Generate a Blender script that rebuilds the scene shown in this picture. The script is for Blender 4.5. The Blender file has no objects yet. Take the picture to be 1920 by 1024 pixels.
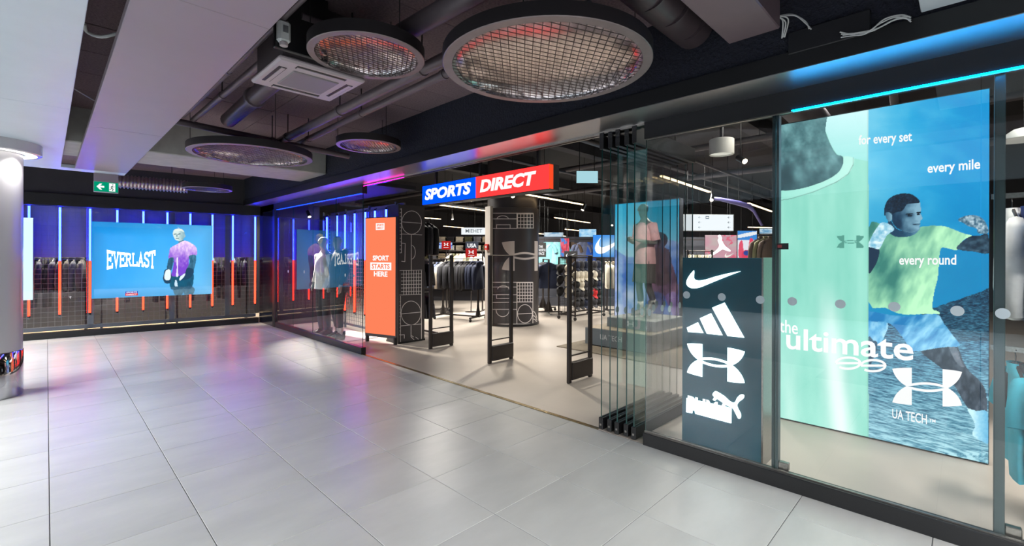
import bpy, bmesh, math, random
import numpy as np
from mathutils import Vector, Matrix

random.seed(7)
SC = bpy.context.scene
COL = SC.collection
pi = math.pi

# ------------------------------------------------------------------ camera, world, lamps, exposure
FPX, HORIZON, YAW, ROLL, EYE = 863.73, 479.19, .790723, .003, 1.5
cam = bpy.data.cameras.new('camera')
cam.sensor_width = 36.0
cam.lens = FPX / 1920 * 36
cam.shift_y = (HORIZON - 512) / 1920
cam.clip_start = .02
camo = bpy.data.objects.new('camera', cam)
COL.objects.link(camo)
camo.location = (0, 0, EYE)
camo.matrix_world = Matrix.Translation((0, 0, EYE)) @ Matrix.Rotation(-YAW, 4, 'Z') @ Matrix.Rotation(pi / 2, 4, 'X') @ Matrix.Rotation(ROLL, 4, 'Z')
SC.camera = camo

SC.view_settings.view_transform = 'Standard'
SC.view_settings.look = 'None'
SC.view_settings.gamma = 1
SC.view_settings.exposure = 1.4
DIM = .379          # display faces are set against that exposure
SC.view_settings.use_curve_mapping = False
SC.cycles.use_denoising = True
SC.cycles.transparent_max_bounces = 40
SC.cycles.max_bounces = 8
SC.cycles.diffuse_bounces = 4
SC.cycles.glossy_bounces = 5
SC.cycles.sample_clamp_indirect = 6
SC.cycles.caustics_reflective = False
SC.cycles.caustics_refractive = False

world = bpy.data.worlds.new('mall_daylight')
SC.world = world
world.use_nodes = True
bg = world.node_tree.nodes['Background']
bg.inputs[0].default_value = (.80, .90, 1.0, 1)
bg.inputs[1].default_value = .5

def lamp(name, kind, loc, power, color=(1, 1, 1), size=1.0, rot=(0, 0, 0), spot=60, blend=.6, size_y=None, spread=180):
    l = bpy.data.lights.new(name, kind)
    l.energy = power
    l.color = color
    if kind == 'AREA':
        l.size = size
        if size_y:
            l.shape = 'RECTANGLE'
            l.size_y = size_y
        l.spread = math.radians(spread)
    elif kind == 'SPOT':
        l.spot_size = math.radians(spot)
        l.spot_blend = blend
        l.shadow_soft_size = size
    else:
        l.shadow_soft_size = size
    o = bpy.data.objects.new(name, l)
    COL.objects.link(o)
    o.location = loc
    o.rotation_euler = rot
    return o

# unseen area lamps added as mall fill light behind and beside the camera
lamp('mall_fill_light', 'AREA', (-1.9, -2.2, 2.6), 420, (.95, .98, 1), 2.0, size_y=2.0, spread=150)
lamp('mall_fill_light', 'AREA', (1.3, -2.7, 2.9), 235, (1, .96, .96), 1.6, size_y=1.6, spread=150)
for y, p, c in ((.6, 250, (.74, .93, 1)), (4.6, 230, (.84, .94, 1)), (8.4, 260, (.97, .96, 1))):
    lamp('mall_fill_light', 'AREA', (-4.9, y, 2.9), p, c, 1.6, size_y=2.2, spread=120)  # added so the floor bounces light up to the bulkheads
for y, p in ((1.6, 12), (4.4, 60), (6.0, 85), (9.8, 120)):
    lamp('mall_floor_fill', 'AREA', (-3.9, y, 2.6), p, (.98, .98, 1), 1.0, size_y=2.0, spread=84, rot=(0, math.radians(-42), 0))  # tilted fill lamps, added to brighten the walkway floor

# ------------------------------------------------------------------ camera geometry used to set real positions
cR, sR = math.cos(ROLL), math.sin(ROLL)
def ray(px, py):
    X = px - 960; Y = py - HORIZON
    x = cR * X + sR * Y; y = -sR * X + cR * Y
    r = x / FPX
    return np.array([math.sin(YAW) + math.cos(YAW) * r, math.cos(YAW) - math.sin(YAW) * r, -y / FPX])
def onX(px, py, X):
    d = ray(px, py); t = X / d[0]
    return np.array([X, d[1] * t, EYE + d[2] * t])
def onY(px, py, Y):
    d = ray(px, py); t = Y / d[1]
    return np.array([d[0] * t, Y, EYE + d[2] * t])
def onZ(px, py, Z=0.0):
    d = ray(px, py); t = (Z - EYE) / d[2]
    return np.array([d[0] * t, d[1] * t, Z])
def atD(px, py, D):
    d = ray(px, py) * D
    return np.array([d[0], d[1], EYE + d[2]])
def onPl(px, py, p, q):
    p = np.array(p[:2], float); q = np.array(q[:2], float)
    n = np.array([-(q[1] - p[1]), q[0] - p[0]])
    d = ray(px, py); t = (n @ p) / (n @ d[:2])
    P = d * t; P[2] += EYE
    return P
def prj(P):
    X, Y, Z = P[..., 0], P[..., 1], P[..., 2]
    D = math.sin(YAW) * X + math.cos(YAW) * Y
    R = math.cos(YAW) * X - math.sin(YAW) * Y
    x = FPX * R / D; y = FPX * (EYE - Z) / D
    return 960 + cR * x - sR * y, HORIZON + sR * x + cR * y

# ------------------------------------------------------------------ materials
def lin(c):
    return tuple((v / 255 / 12.92) if v / 255 <= .04045 else ((v / 255 + .055) / 1.055) ** 2.4 for v in c)
_mats = {}
def M(name, rgb=(128, 128, 128), rough=.5, metal=0, var=0, scale=8, bump=0, spec=.5, emit=None, es=1, objvar=0, stretch=None, coat=0):
    if name in _mats:
        return _mats[name]
    m = bpy.data.materials.new(name)
    _mats[name] = m
    m.use_nodes = True
    nt = m.node_tree
    b = nt.nodes['Principled BSDF']
    col = lin(rgb)
    b.inputs['Base Color'].default_value = (*col, 1)
    b.inputs['Roughness'].default_value = rough
    b.inputs['Metallic'].default_value = metal
    b.inputs['Specular IOR Level'].default_value = spec
    if coat:
        b.inputs['Coat Weight'].default_value = coat
        b.inputs['Coat Roughness'].default_value = .08
    if emit:
        b.inputs['Emission Color'].default_value = (*lin(emit), 1)
        b.inputs['Emission Strength'].default_value = es
    if var or bump or objvar:
        tc = nt.nodes.new('ShaderNodeTexCoord')
        vec = tc.outputs['Object']
        if stretch:
            mp = nt.nodes.new('ShaderNodeMapping')
            mp.inputs['Scale'].default_value = stretch
            nt.links.new(vec, mp.inputs[0]); vec = mp.outputs[0]
        if objvar:
            oi = nt.nodes.new('ShaderNodeObjectInfo')
            ad = nt.nodes.new('ShaderNodeVectorMath'); ad.operation = 'MULTIPLY_ADD'
            cx = nt.nodes.new('ShaderNodeCombineXYZ')
            nt.links.new(oi.outputs['Random'], cx.inputs[0]); nt.links.new(oi.outputs['Random'], cx.inputs[1])
            nt.links.new(cx.outputs[0], ad.inputs[0])
            ad.inputs[1].default_value = (37, 91, 0)
            nt.links.new(vec, ad.inputs[2]); vec = ad.outputs[0]
        nz = nt.nodes.new('ShaderNodeTexNoise')
        nz.inputs['Scale'].default_value = scale
        nz.inputs['Detail'].default_value = 5
        nz.inputs['Roughness'].default_value = .6
        nt.links.new(vec, nz.inputs['Vector'])
        if var or objvar:
            mr = nt.nodes.new('ShaderNodeMapRange')
            mr.inputs[1].default_value = .3; mr.inputs[2].default_value = .7
            mr.inputs[3].default_value = 1 - var; mr.inputs[4].default_value = 1 + var
            nt.links.new(nz.outputs['Fac'], mr.inputs[0])
            fac = mr.outputs[0]
            if objvar:
                ma = nt.nodes.new('ShaderNodeMapRange')
                ma.inputs[3].default_value = 1 - objvar; ma.inputs[4].default_value = 1 + objvar
                nt.links.new(oi.outputs['Random'], ma.inputs[0])
                mu = nt.nodes.new('ShaderNodeMath'); mu.operation = 'MULTIPLY'
                nt.links.new(fac, mu.inputs[0]); nt.links.new(ma.outputs[0], mu.inputs[1]); fac = mu.outputs[0]
            vm = nt.nodes.new('ShaderNodeVectorMath'); vm.operation = 'SCALE'
            vm.inputs[0].default_value = col
            nt.links.new(fac, vm.inputs['Scale'])
            nt.links.new(vm.outputs[0], b.inputs['Base Color'])
        if bump:
            bp = nt.nodes.new('ShaderNodeBump')
            bp.inputs['Strength'].default_value = bump
            bp.inputs['Distance'].default_value = .02
            nt.links.new(nz.outputs['Fac'], bp.inputs['Height'])
            nt.links.new(bp.outputs[0], b.inputs['Normal'])
    return m

def emis(name, rgb=None, strength=1.0, hdr=None):
    """A lamp or backlit face: plain emission."""
    if name in _mats:
        return _mats[name]
    m = bpy.data.materials.new(name); _mats[name] = m
    m.use_nodes = True
    nt = m.node_tree
    nt.nodes.remove(nt.nodes['Principled BSDF'])
    e = nt.nodes.new('ShaderNodeEmission')
    e.inputs[0].default_value = (*(hdr if hdr else lin(rgb)), 1)
    e.inputs[1].default_value = strength * (1 if hdr else DIM)
    nt.links.new(e.outputs[0], nt.nodes['Material Output'].inputs[0])
    return m

def printmat(name, strength=1.0):
    """Backlit printed film: the print's own colours come from the mesh's colour attribute."""
    if name in _mats:
        return _mats[name]
    m = bpy.data.materials.new(name); _mats[name] = m
    m.use_nodes = True
    nt = m.node_tree
    b = nt.nodes['Principled BSDF']
    b.inputs['Base Color'].default_value = (.02, .02, .02, 1)
    b.inputs['Roughness'].default_value = .6
    b.inputs['Specular IOR Level'].default_value = .08
    a = nt.nodes.new('ShaderNodeAttribute'); a.attribute_name = 'print'
    nt.links.new(a.outputs['Color'], b.inputs['Emission Color'])
    b.inputs['Emission Strength'].default_value = strength * DIM
    return m

def glassmat(name, tint=(.93, .975, .96), k=1.75, ior=1.5):
    if name in _mats:
        return _mats[name]
    m = bpy.data.materials.new(name); _mats[name] = m
    m.use_nodes = True
    nt = m.node_tree
    nt.nodes.remove(nt.nodes['Principled BSDF'])
    tr = nt.nodes.new('ShaderNodeBsdfTransparent'); tr.inputs[0].default_value = (*[math.sqrt(t) for t in tint], 1)
    gl = nt.nodes.new('ShaderNodeBsdfGlossy'); gl.inputs['Roughness'].default_value = 0.0
    fr = nt.nodes.new('ShaderNodeFresnel'); fr.inputs[0].default_value = ior
    ge = nt.nodes.new('ShaderNodeNewGeometry')
    inv = nt.nodes.new('ShaderNodeMath'); inv.operation = 'SUBTRACT'; inv.inputs[0].default_value = k
    mk = nt.nodes.new('ShaderNodeMath'); mk.operation = 'MULTIPLY'; mk.inputs[1].default_value = k
    mu = nt.nodes.new('ShaderNodeMath'); mu.operation = 'MULTIPLY'; mu.use_clamp = True
    nt.links.new(ge.outputs['Backfacing'], mk.inputs[0])
    nt.links.new(mk.outputs[0], inv.inputs[1])
    nt.links.new(fr.outputs[0], mu.inputs[0]); nt.links.new(inv.outputs[0], mu.inputs[1])
    mx = nt.nodes.new('ShaderNodeMixShader')
    nt.links.new(mu.outputs[0], mx.inputs[0]); nt.links.new(tr.outputs[0], mx.inputs[1]); nt.links.new(gl.outputs[0], mx.inputs[2])
    nt.links.new(mx.outputs[0], nt.nodes['Material Output'].inputs[0])
    return m

# ------------------------------------------------------------------ mesh builder
class MB:
    def __init__(s):
        s.v = []; s.f = []; s.mi = []; s.m = 0
    def add(s, vs, fs):
        o = len(s.v)
        s.v += [tuple(map(float, v)) for v in vs]
        s.f += [tuple(i + o for i in f) for f in fs]
        s.mi += [s.m] * len(fs)
        return s
    def box(s, a, b):
        x0, x1 = sorted((a[0], b[0])); y0, y1 = sorted((a[1], b[1])); z0, z1 = sorted((a[2], b[2]))
        return s.add([(x0, y0, z0), (x1, y0, z0), (x1, y1, z0), (x0, y1, z0), (x0, y0, z1), (x1, y0, z1), (x1, y1, z1), (x0, y1, z1)],
                     [(3, 2, 1, 0), (4, 5, 6, 7), (0, 1, 5, 4), (1, 2, 6, 5), (2, 3, 7, 6), (3, 0, 4, 7)])
    def bbox(s, a, b, r=.006):
        """box with chamfered edges"""
        x0, x1 = sorted((a[0], b[0])); y0, y1 = sorted((a[1], b[1])); z0, z1 = sorted((a[2], b[2]))
        r = min(r, (x1 - x0) / 2.2, (y1 - y0) / 2.2, (z1 - z0) / 2.2)
        bm = bmesh.new()
        vs = [bm.verts.new(p) for p in [(x0, y0, z0), (x1, y0, z0), (x1, y1, z0), (x0, y1, z0), (x0, y0, z1), (x1, y0, z1), (x1, y1, z1), (x0, y1, z1)]]
        for f in [(3, 2, 1, 0), (4, 5, 6, 7), (0, 1, 5, 4), (1, 2, 6, 5), (2, 3, 7, 6), (3, 0, 4, 7)]:
            bm.faces.new([vs[i] for i in f])
        bmesh.ops.bevel(bm, geom=bm.edges[:], offset=r, segments=1, affect='EDGES')
        bm.verts.index_update()
        s.add([v.co for v in bm.verts], [[v.index for v in f.verts] for f in bm.faces])
        bm.free()
        return s
    def prism(s, pts, d):
        """closed outline pts (3D, coplanar), extruded along vector d"""
        n = len(pts)
        P = [Vector(p) for p in pts]; d = Vector(d)
        nrm = Vector((0, 0, 0))
        for i in range(n):
            nrm += P[i].cross(P[(i + 1) % n])
        if nrm.dot(d) > 0:
            P.reverse()
        vs = P + [p + d for p in P]
        fs = [tuple(range(n)), tuple(range(2 * n - 1, n - 1, -1))]
        fs += [(i, n + i, n + (i + 1) % n, (i + 1) % n) for i in range(n)]
        return s.add(vs, fs)
    def tube(s, path, r, n=8, cap=True):
        P = [Vector(p) for p in path]
        R = r if isinstance(r, (list, tuple)) else [r] * len(P)
        vs = []; up = None
        for i, p in enumerate(P):
            t = (P[min(i + 1, len(P) - 1)] - P[max(i - 1, 0)]).normalized()
            if up is None:
                a = Vector((0, 0, 1)) if abs(t.z) < .9 else Vector((1, 0, 0))
                up = t.cross(a).normalized()
            up = (up - t * up.dot(t)).normalized()
            w = t.cross(up)
            for k in range(n):
                an = 2 * pi * k / n
                vs.append(p + (up * math.cos(an) + w * math.sin(an)) * R[i])
        fs = []
        for i in range(len(P) - 1):
            for k in range(n):
                k2 = (k + 1) % n
                fs.append((i * n + k, i * n + k2, (i + 1) * n + k2, (i + 1) * n + k))
        if cap:
            fs.append(tuple(range(n - 1, -1, -1)))
            fs.append(tuple((len(P) - 1) * n + k for k in range(n)))
        return s.add(vs, fs)
    def bar(s, a, b, w, h, up=(0, 0, 1)):
        """square bar from a to b"""
        a = Vector(a); b = Vector(b); t = (b - a).normalized()
        u = Vector(up)
        if abs(t.dot(u)) > .95:
            u = Vector((1, 0, 0))
        x = t.cross(u).normalized() * w / 2; z = x.normalized().cross(t) * h / 2
        vs = [a - x - z, a + x - z, a + x + z, a - x + z, b - x - z, b + x - z, b + x + z, b - x + z]
        return s.add(vs, [(0, 1, 2, 3), (7, 6, 5, 4), (4, 5, 1, 0), (5, 6, 2, 1), (6, 7, 3, 2), (7, 4, 0, 3)])
    def lathe(s, prof, c, n=48, closed=False, ax=None):
        """prof: (radius, z) list turned about the vertical through c"""
        vs = []
        for r, z in prof:
            for k in range(n):
                a = 2 * pi * k / n
                vs.append((c[0] + r * math.cos(a), c[1] + r * math.sin(a), c[2] + z))
        fs = []
        m = len(prof)
        for i in range(m if closed else m - 1):
            j = (i + 1) % m
            for k in range(n):
                k2 = (k + 1) % n
                fs.append((i * n + k, i * n + k2, j * n + k2, j * n + k))
        return s.add(vs, fs)
    def disc(s, c, r, n=32, down=False):
        vs = [(c[0] + r * math.cos(2 * pi * k / n), c[1] + r * math.sin(2 * pi * k / n), c[2]) for k in range(n)]
        return s.add(vs, [tuple(range(n))[::-1] if down else tuple(range(n))])
    def build(s, name, mat, parent=None, smooth=False, loc=None, auto=None):
        me = bpy.data.meshes.new(name)
        off = Vector((0, 0, 0))
        if parent is not None:
            q = parent
            while q is not None:
                off = off + q.location; q = q.parent
        elif loc is not None:
            off = Vector(loc)
        else:
            xs = [v[0] for v in s.v]; ys = [v[1] for v in s.v]; zs = [v[2] for v in s.v]
            off = Vector(((min(xs) + max(xs)) / 2, (min(ys) + max(ys)) / 2, min(zs)))
        me.from_pydata([(v[0] - off[0], v[1] - off[1], v[2] - off[2]) for v in s.v], [], s.f)
        for m in (mat if isinstance(mat, (list, tuple)) else [mat]):
            me.materials.append(m)
        if any(s.mi):
            me.polygons.foreach_set('material_index', s.mi)
        if smooth:
            me.polygons.foreach_set('use_smooth', [True] * len(me.polygons))
            if smooth != 'all':
                me.set_sharp_from_angle(angle=math.radians(40))
        me.update()
        o = bpy.data.objects.new(name, me)
        COL.objects.link(o)
        if parent is not None:
            o.parent = parent
        else:
            o.location = off
        return o

def tag(o, label, cat, group=None, kind=None):
    if label: o['label'] = label
    if cat: o['category'] = cat
    if group: o['group'] = group
    if kind: o['kind'] = kind
    return o
def thing(name, label, cat, loc, group=None):
    o = bpy.data.objects.new(name, None)
    o.empty_display_size = .1
    COL.objects.link(o)
    o.location = loc
    return tag(o, label, cat, group)
def structure(o, label=None):
    o['kind'] = 'structure'
    if label: o['label'] = label
    return o
def dup(root, loc, rotz=0, label=None, group=None, mat=None, scale=None):
    r = root.copy(); COL.objects.link(r)
    r.location = loc; r.rotation_euler = (0, 0, rotz)
    if scale: r.scale = scale
    if label: r['label'] = label
    if group: r['group'] = group
    for ch in [c for c in bpy.data.objects if c.parent == root] if root.get('kids') is None else root['kids']:
        ch = bpy.data.objects[ch] if isinstance(ch, str) else ch
        c = ch.copy(); COL.objects.link(c); c.parent = r
    return r
ORD = 'first second third fourth fifth sixth seventh eighth ninth tenth eleventh twelfth thirteenth fourteenth fifteenth sixteenth seventeenth eighteenth nineteenth twentieth'.split()

# ------------------------------------------------------------------ flat prints, marks and lettering
def print_panel(name, O, U, V, nx, ny, paint, mat, parent):
    """a printed film of nx*ny cells; paint(px, py, s, t) gives sRGB 0-255 at every vertex"""
    O, U, V = (np.array(a, float) for a in (O, U, V))
    s, t = np.meshgrid(np.linspace(0, 1, nx + 1), np.linspace(0, 1, ny + 1))
    s = s.ravel(); t = t.ravel()
    P = O + np.outer(s, U) + np.outer(t, V)
    px, py = prj(P)
    c = np.clip(paint(px, py, s, t), 0, 255) / 255
    c = np.where(c <= .04045, c / 12.92, ((c + .055) / 1.055) ** 2.4)
    off = np.zeros(3); q = parent
    while q is not None:
        off += np.array(q.location); q = q.parent
    P = P - off
    i = np.arange(ny)[:, None] * (nx + 1) + np.arange(nx)[None, :]
    F = np.stack([i, i + 1, i + nx + 2, i + nx + 1], -1).reshape(-1, 4)
    me = bpy.data.meshes.new(name)
    me.from_pydata(P.tolist(), [], F.tolist())
    at = me.color_attributes.new('print', 'FLOAT_COLOR', 'POINT')
    at.data.foreach_set('color', np.concatenate([c, np.ones((len(c), 1))], 1).astype(np.float32).ravel())
    me.materials.append(mat)
    o = bpy.data.objects.new(name, me); COL.objects.link(o)
    o.parent = parent
    return o
def inside(px, py, poly):
    r = np.zeros(px.shape, bool)
    n = len(poly)
    for i in range(n):
        x0, y0 = poly[i]; x1, y1 = poly[(i + 1) % n]
        if y0 == y1: continue
        c = (y0 > py) != (y1 > py)
        r ^= c & (px < (x1 - x0) * (py - y0) / (y1 - y0) + x0)
    return r
def smoothpoly(poly, k=4):
    out = []; n = len(poly)
    for i in range(n):
        p0, p1, p2, p3 = (np.array(poly[(i + j) % n], float) for j in (-1, 0, 1, 2))
        for a in range(k):
            u = a / k
            out.append(tuple(.5 * ((2 * p1) + (p2 - p0) * u + (2 * p0 - 5 * p1 + 4 * p2 - p3) * u * u + (3 * p1 - p0 - 3 * p2 + p3) * u ** 3)))
    return out
def vnoise(x, y, seed=0):
    rs = np.random.RandomState(seed); T = rs.rand(64, 64)
    xi = np.floor(x).astype(int); yi = np.floor(y).astype(int)
    fx = x - xi; fy = y - yi
    fx = fx * fx * (3 - 2 * fx); fy = fy * fy * (3 - 2 * fy)
    g = lambda a, b: T[a % 64, b % 64]
    return (g(xi, yi) * (1 - fx) + g(xi + 1, yi) * fx) * (1 - fy) + (g(xi, yi + 1) * (1 - fx) + g(xi + 1, yi + 1) * fx) * fy
def fbm(x, y, seed=0, o=4):
    r = 0; a = .5
    for k in range(o):
        r = r + a * vnoise(x * 2 ** k, y * 2 ** k, seed + k); a *= .5
    return r
def mixc(a, b, t):
    return np.array(a, float) * (1 - t[:, None]) + np.array(b, float) * t[:, None]
class Img:
    def __init__(s, px, py): s.px, s.py = px, py; s.c = np.zeros((len(px), 3))
    def fill(s, poly, col, sm=3):
        m = inside(s.px, s.py, smoothpoly(poly, sm) if sm else poly)
        s.c[m] = col(s.px[m], s.py[m]) if callable(col) else col
    def ell(s, cx, cy, rx, ry, col):
        a = [(cx + rx * math.cos(k * pi / 12), cy + ry * math.sin(k * pi / 12)) for k in range(24)]
        s.fill(a, col, 0)
    def ramp(s, x0, y0, x1, y1, c0, c1, nz=0, sc=20, seed=3):
        def f(px, py):
            t = ((px - x0) * (x1 - x0) + (py - y0) * (y1 - y0)) / ((x1 - x0) ** 2 + (y1 - y0) ** 2)
            if nz: t = t + nz * (fbm(px / sc, py / sc, seed) - .47) * 2
            return mixc(c0, c1, np.clip(t, 0, 1))
        return f

def marks(name, polys, unp, d, mat, parent):
    """flat shapes traced as polygons: unp maps (px, py) to a point of their plane, d is their thickness"""
    mb = MB()
    for p in polys:
        mb.prism([unp(*q) for q in p], d)
    return mb.build(name, mat, parent)

def lettering(name, s, O, U, V, mat, parent, bold=0.0, shear=0, depth=.004, nrm=None, warp=None, fit=True, space=1.0):
    """words set in the program's own typeface, filling the box O, O+U (baseline), O+V (cap height)"""
    c = bpy.data.curves.new(name, 'FONT')
    c.body = s; c.resolution_u = 3; c.offset = bold; c.shear = shear; c.space_character = space
    t = bpy.data.objects.new(name, c); COL.objects.link(t)
    me = bpy.data.meshes.new_from_object(t.evaluated_get(bpy.context.evaluated_depsgraph_get()))
    bpy.data.objects.remove(t)
    n = len(me.vertices)
    co = np.zeros(n * 3); me.vertices.foreach_get('co', co); co = co.reshape(-1, 3)
    x0, x1 = co[:, 0].min(), co[:, 0].max()
    cap = .70
    low = s.islower() or any(ch in 'gjpqy' for ch in s)
    u = (co[:, 0] - x0) / (x1 - x0); v = co[:, 1] / cap
    if fit:
        v = v if low else (co[:, 1] - co[:, 1].min()) / (co[:, 1].max() - co[:, 1].min())
    if warp: u, v = warp(u, v)
    O, U, V = (np.array(a, float) for a in (O, U, V))
    N = np.array(nrm if nrm is not None else np.cross(U, V), float); N = N / np.linalg.norm(N)
    P = O + np.outer(u, U) + np.outer(v, V)
    mb = MB()
    fs = [list(p.vertices) for p in me.polygons]
    mb.add(P + N * depth, fs)
    # skirt along open edges gives the letters their thickness
    cnt = {}
    for f in fs:
        for i in range(len(f)):
            a, b = f[i], f[(i + 1) % len(f)]
            cnt[(a, b)] = 1
    Pb = P
    k0 = len(mb.v); mb.v += [tuple(p) for p in Pb]
    for (a, b) in cnt:
        if (b, a) not in cnt:
            mb.f.append((b, a, k0 + a, k0 + b)); mb.mi.append(0)
    bpy.data.meshes.remove(me)
    return mb.build(name, mat, parent)

def strokes(mb, lines, th, to3, d):
    """thick polylines (2D) -> joined quads on a plane; to3 maps 2D to 3D"""
    for ln in lines:
        closed = len(ln) > 2 and ln[0] == ln[-1]
        P = [Vector((*p, 0)) for p in (ln[:-1] if closed else ln)]
        n = len(P); L = []; R = []
        for i in range(n):
            a = P[(i - 1) % n] if closed or i else P[i]
            b = P[(i + 1) % n] if closed or i < n - 1 else P[i]
            t1 = (P[i] - a); t2 = (b - P[i])
            t1 = t1.normalized() if t1.length else t2.normalized()
            t2 = t2.normalized() if t2.length else t1
            n1 = Vector((-t1.y, t1.x, 0)); n2 = Vector((-t2.y, t2.x, 0))
            m = (n1 + n2)
            m = m.normalized() if m.length > 1e-6 else n1
            k = th / 2 / max(.45, m.dot(n1))
            L.append(P[i] + m * k); R.append(P[i] - m * k)
        for i in range(n if closed else n - 1):
            j = (i + 1) % n
            mb.prism([to3(*q[:2]) for q in (L[i], L[j], R[j], R[i])], d)
    return mb
def arc(cx, cy, rx, ry, a0, a1, n=14):
    return [(cx + rx * math.cos(math.radians(a0 + (a1 - a0) * k / n)), cy + ry * math.sin(math.radians(a0 + (a1 - a0) * k / n))) for k in range(n + 1)]

# emblem outlines in a unit box (x right, y up)
def bez(p, n=8):
    out = []
    for seg in p:
        a = [np.array(q, float) for q in seg]
        for k in range(n):
            t = k / n
            if len(a) == 3:
                out.append(tuple((1 - t) ** 2 * a[0] + 2 * t * (1 - t) * a[1] + t * t * a[2]))
            elif len(a) == 4:
                out.append(tuple((1 - t) ** 3 * a[0] + 3 * t * (1 - t) ** 2 * a[1] + 3 * t * t * (1 - t) * a[2] + t ** 3 * a[3]))
            else:
                out.append(tuple(a[0] * (1 - t) + a[1] * t))
    return out
SWOOSH = [bez([((1.0, 1.0), (.60, .62), (.36, .40), (.22, .42)), ((.22, .42), (.10, .45), (.12, .72), (.20, .98)),
               ((.20, .98), (.07, .72), (-.03, .48), (.01, .26)), ((.01, .26), (.05, .0), (.20, -.02), (.36, .12)), ((.36, .12), (.55, .30), (.80, .72), (1.0, 1.0))])]
def ua_polys():
    L = bez([((.0, .95), (.10, .99), (.28, 1.0)), ((.28, 1.0), (.28, .58)), ((.28, .58), (.40, .63), (.5, .63)), ((.5, .63), (.60, .63), (.72, .58)),
             ((.72, .58), (.72, 1.0)), ((.72, 1.0), (.90, .99), (1.0, .95)), ((1.0, .95), (.96, .66), (.80, .5)),
             ((.80, .5), (.74, .49), (.68, .53)), ((.68, .53), (.58, .565), (.5, .565)), ((.5, .565), (.42, .565), (.32, .53)), ((.32, .53), (.26, .5), (.20, .5)), ((.20, .5), (.04, .66), (.0, .95))])
    Bt = [(x, 1 - y) for x, y in L]
    return [L, Bt]
UA = ua_polys()
ADI = [[(.0, .22), (.22, .35), (.345, .03), (.05, .03)], [(.255, .48), (.49, .62), (.755, .03), (.40, .03)], [(.525, .78), (.74, 1.0), (1.2, .03), (.80, .03)]]
ADI = [[(x / 1.2, y) for x, y in p] for p in ADI]
CAT = [smoothpoly([(.0, .86), (.05, 1.0), (.13, .93), (.28, .84), (.45, .66), (.62, .55), (.74, .58), (.82, .76), (.90, .84), (.98, .80), (1.0, .72), (.93, .64), (.86, .50), (.82, .40),
                   (.86, .22), (.92, .06), (.84, .0), (.76, .08), (.70, .26), (.60, .36), (.46, .44), (.34, .58), (.20, .64), (.10, .62), (.12, .74), (.04, .76)], 3)]
def place(polys, O, U, V):
    O, U, V = (np.array(a, float) for a in (O, U, V))
    return [[tuple(O + U * x + V * y) for x, y in p] for p in polys]
def emblem(name, polys, O, U, V, d, mat, parent):
    mb = MB()
    for p in place(polys, O, U, V):
        mb.prism(p, d)
    return mb.build(name, mat, parent)

# ================================================================== SETTING
FX = 3.36            # plane of the shop front
TILE = .60585
TX0, TY0 = .6222, 3.159
SLAB = 3.12

m_tile = M('grey_porcelain', (160, 161, 158), .33, var=.09, scale=1.6, objvar=.045, stretch=(1, 2.4, 1), spec=.5)
m_grout = M('grout', (92, 94, 96), .8)
m_shopfloor = M('polished_screed', (166, 157, 147), .40, var=.07, scale=1.3, bump=.01)
m_black = M('black_metal', (14, 15, 17), .38, var=.15, scale=20)
m_blackp = M('black_paint', (10, 11, 14), .55, var=.2, scale=6, bump=.05)
m_dark = M('dark_soffit', (20, 21, 25), .7, var=.2, scale=4)
m_rough = M('dark_sprayed_insulation', (17, 21, 36), .75, var=.35, scale=46, bump=.9)
m_slab = M('wood_wool_board', (118, 100, 104), .85, var=.28, scale=60, bump=.35, objvar=.10)
m_conc = M('grey_painted_concrete', (164, 163, 157), .75, var=.10, scale=7, bump=.12)
m_white = M('cool_lit_bulkhead_paint', (206, 218, 224), .38, var=.03, scale=3)  # cyan light on the broad bulkhead is mixed into this white
m_soffit = M('satin_soffit', (178, 178, 182), .33, metal=1, var=.04, scale=5)
m_col = M('column_white', (196, 194, 196), .22, coat=.3)
m_chrome = M('chrome', (205, 205, 210), .06, 1)
m_steel = M('brushed_steel', (150, 146, 140), .28, 1, var=.15, scale=60)
m_brass = M('brushed_brass_strip', (176, 160, 128), .25, 1, var=.25, scale=14)
m_alu = M('grey_frame', (92, 98, 108), .4, .3)
m_glass = glassmat('shop_glass', (.968, .986, .979), 1.75)
m_glass2 = glassmat('thin_glass', (.97, .985, .98), 1.0)
m_edge = M('green_glass_edge', (22, 62, 58), .15, emit=None)
m_pipe = M('painted_pipe', (96, 86, 90), .45, .2, var=.1, scale=12)
m_duct = M('spiral_duct', (92, 80, 84), .38, .5, var=.08, scale=10)
m_ductbox = M('duct_box_paint', (112, 96, 102), .42, .2, var=.05)

# ---- floors
fl = structure(MB().box((-6.5, -3.5, -.06), (FX, 12.2, -.004)).build('floor', m_grout))
tiles = {}
def tile_mesh(w0, w1):
    g = .0022
    mb = MB()
    x0, x1, y0, y1 = w0 + g, w1 - g, g, TILE - g
    b = .0015
    mb.add([(x0, y0, -.012), (x1, y0, -.012), (x1, y1, -.012), (x0, y1, -.012), (x0, y0, -b), (x1, y0, -b), (x1, y1, -b), (x0, y1, -b),
            (x0 + b, y0 + b, 0), (x1 - b, y0 + b, 0), (x1 - b, y1 - b, 0), (x0 + b, y1 - b, 0)],
           [(0, 1, 5, 4), (1, 2, 6, 5), (2, 3, 7, 6), (3, 0, 4, 7), (4, 5, 9, 8), (5, 6, 10, 9), (6, 7, 11, 10), (7, 4, 8, 11), (8, 9, 10, 11)])
    return mb
tfull = tile_mesh(0, TILE).build('tile', m_tile, loc=(0, 0, 0))
tcut = tile_mesh(0, FX - .012 - (TX0 + 4 * TILE)).build('tile', m_tile, loc=(0, 0, 0))
first = {tfull: True, tcut: True}
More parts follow.
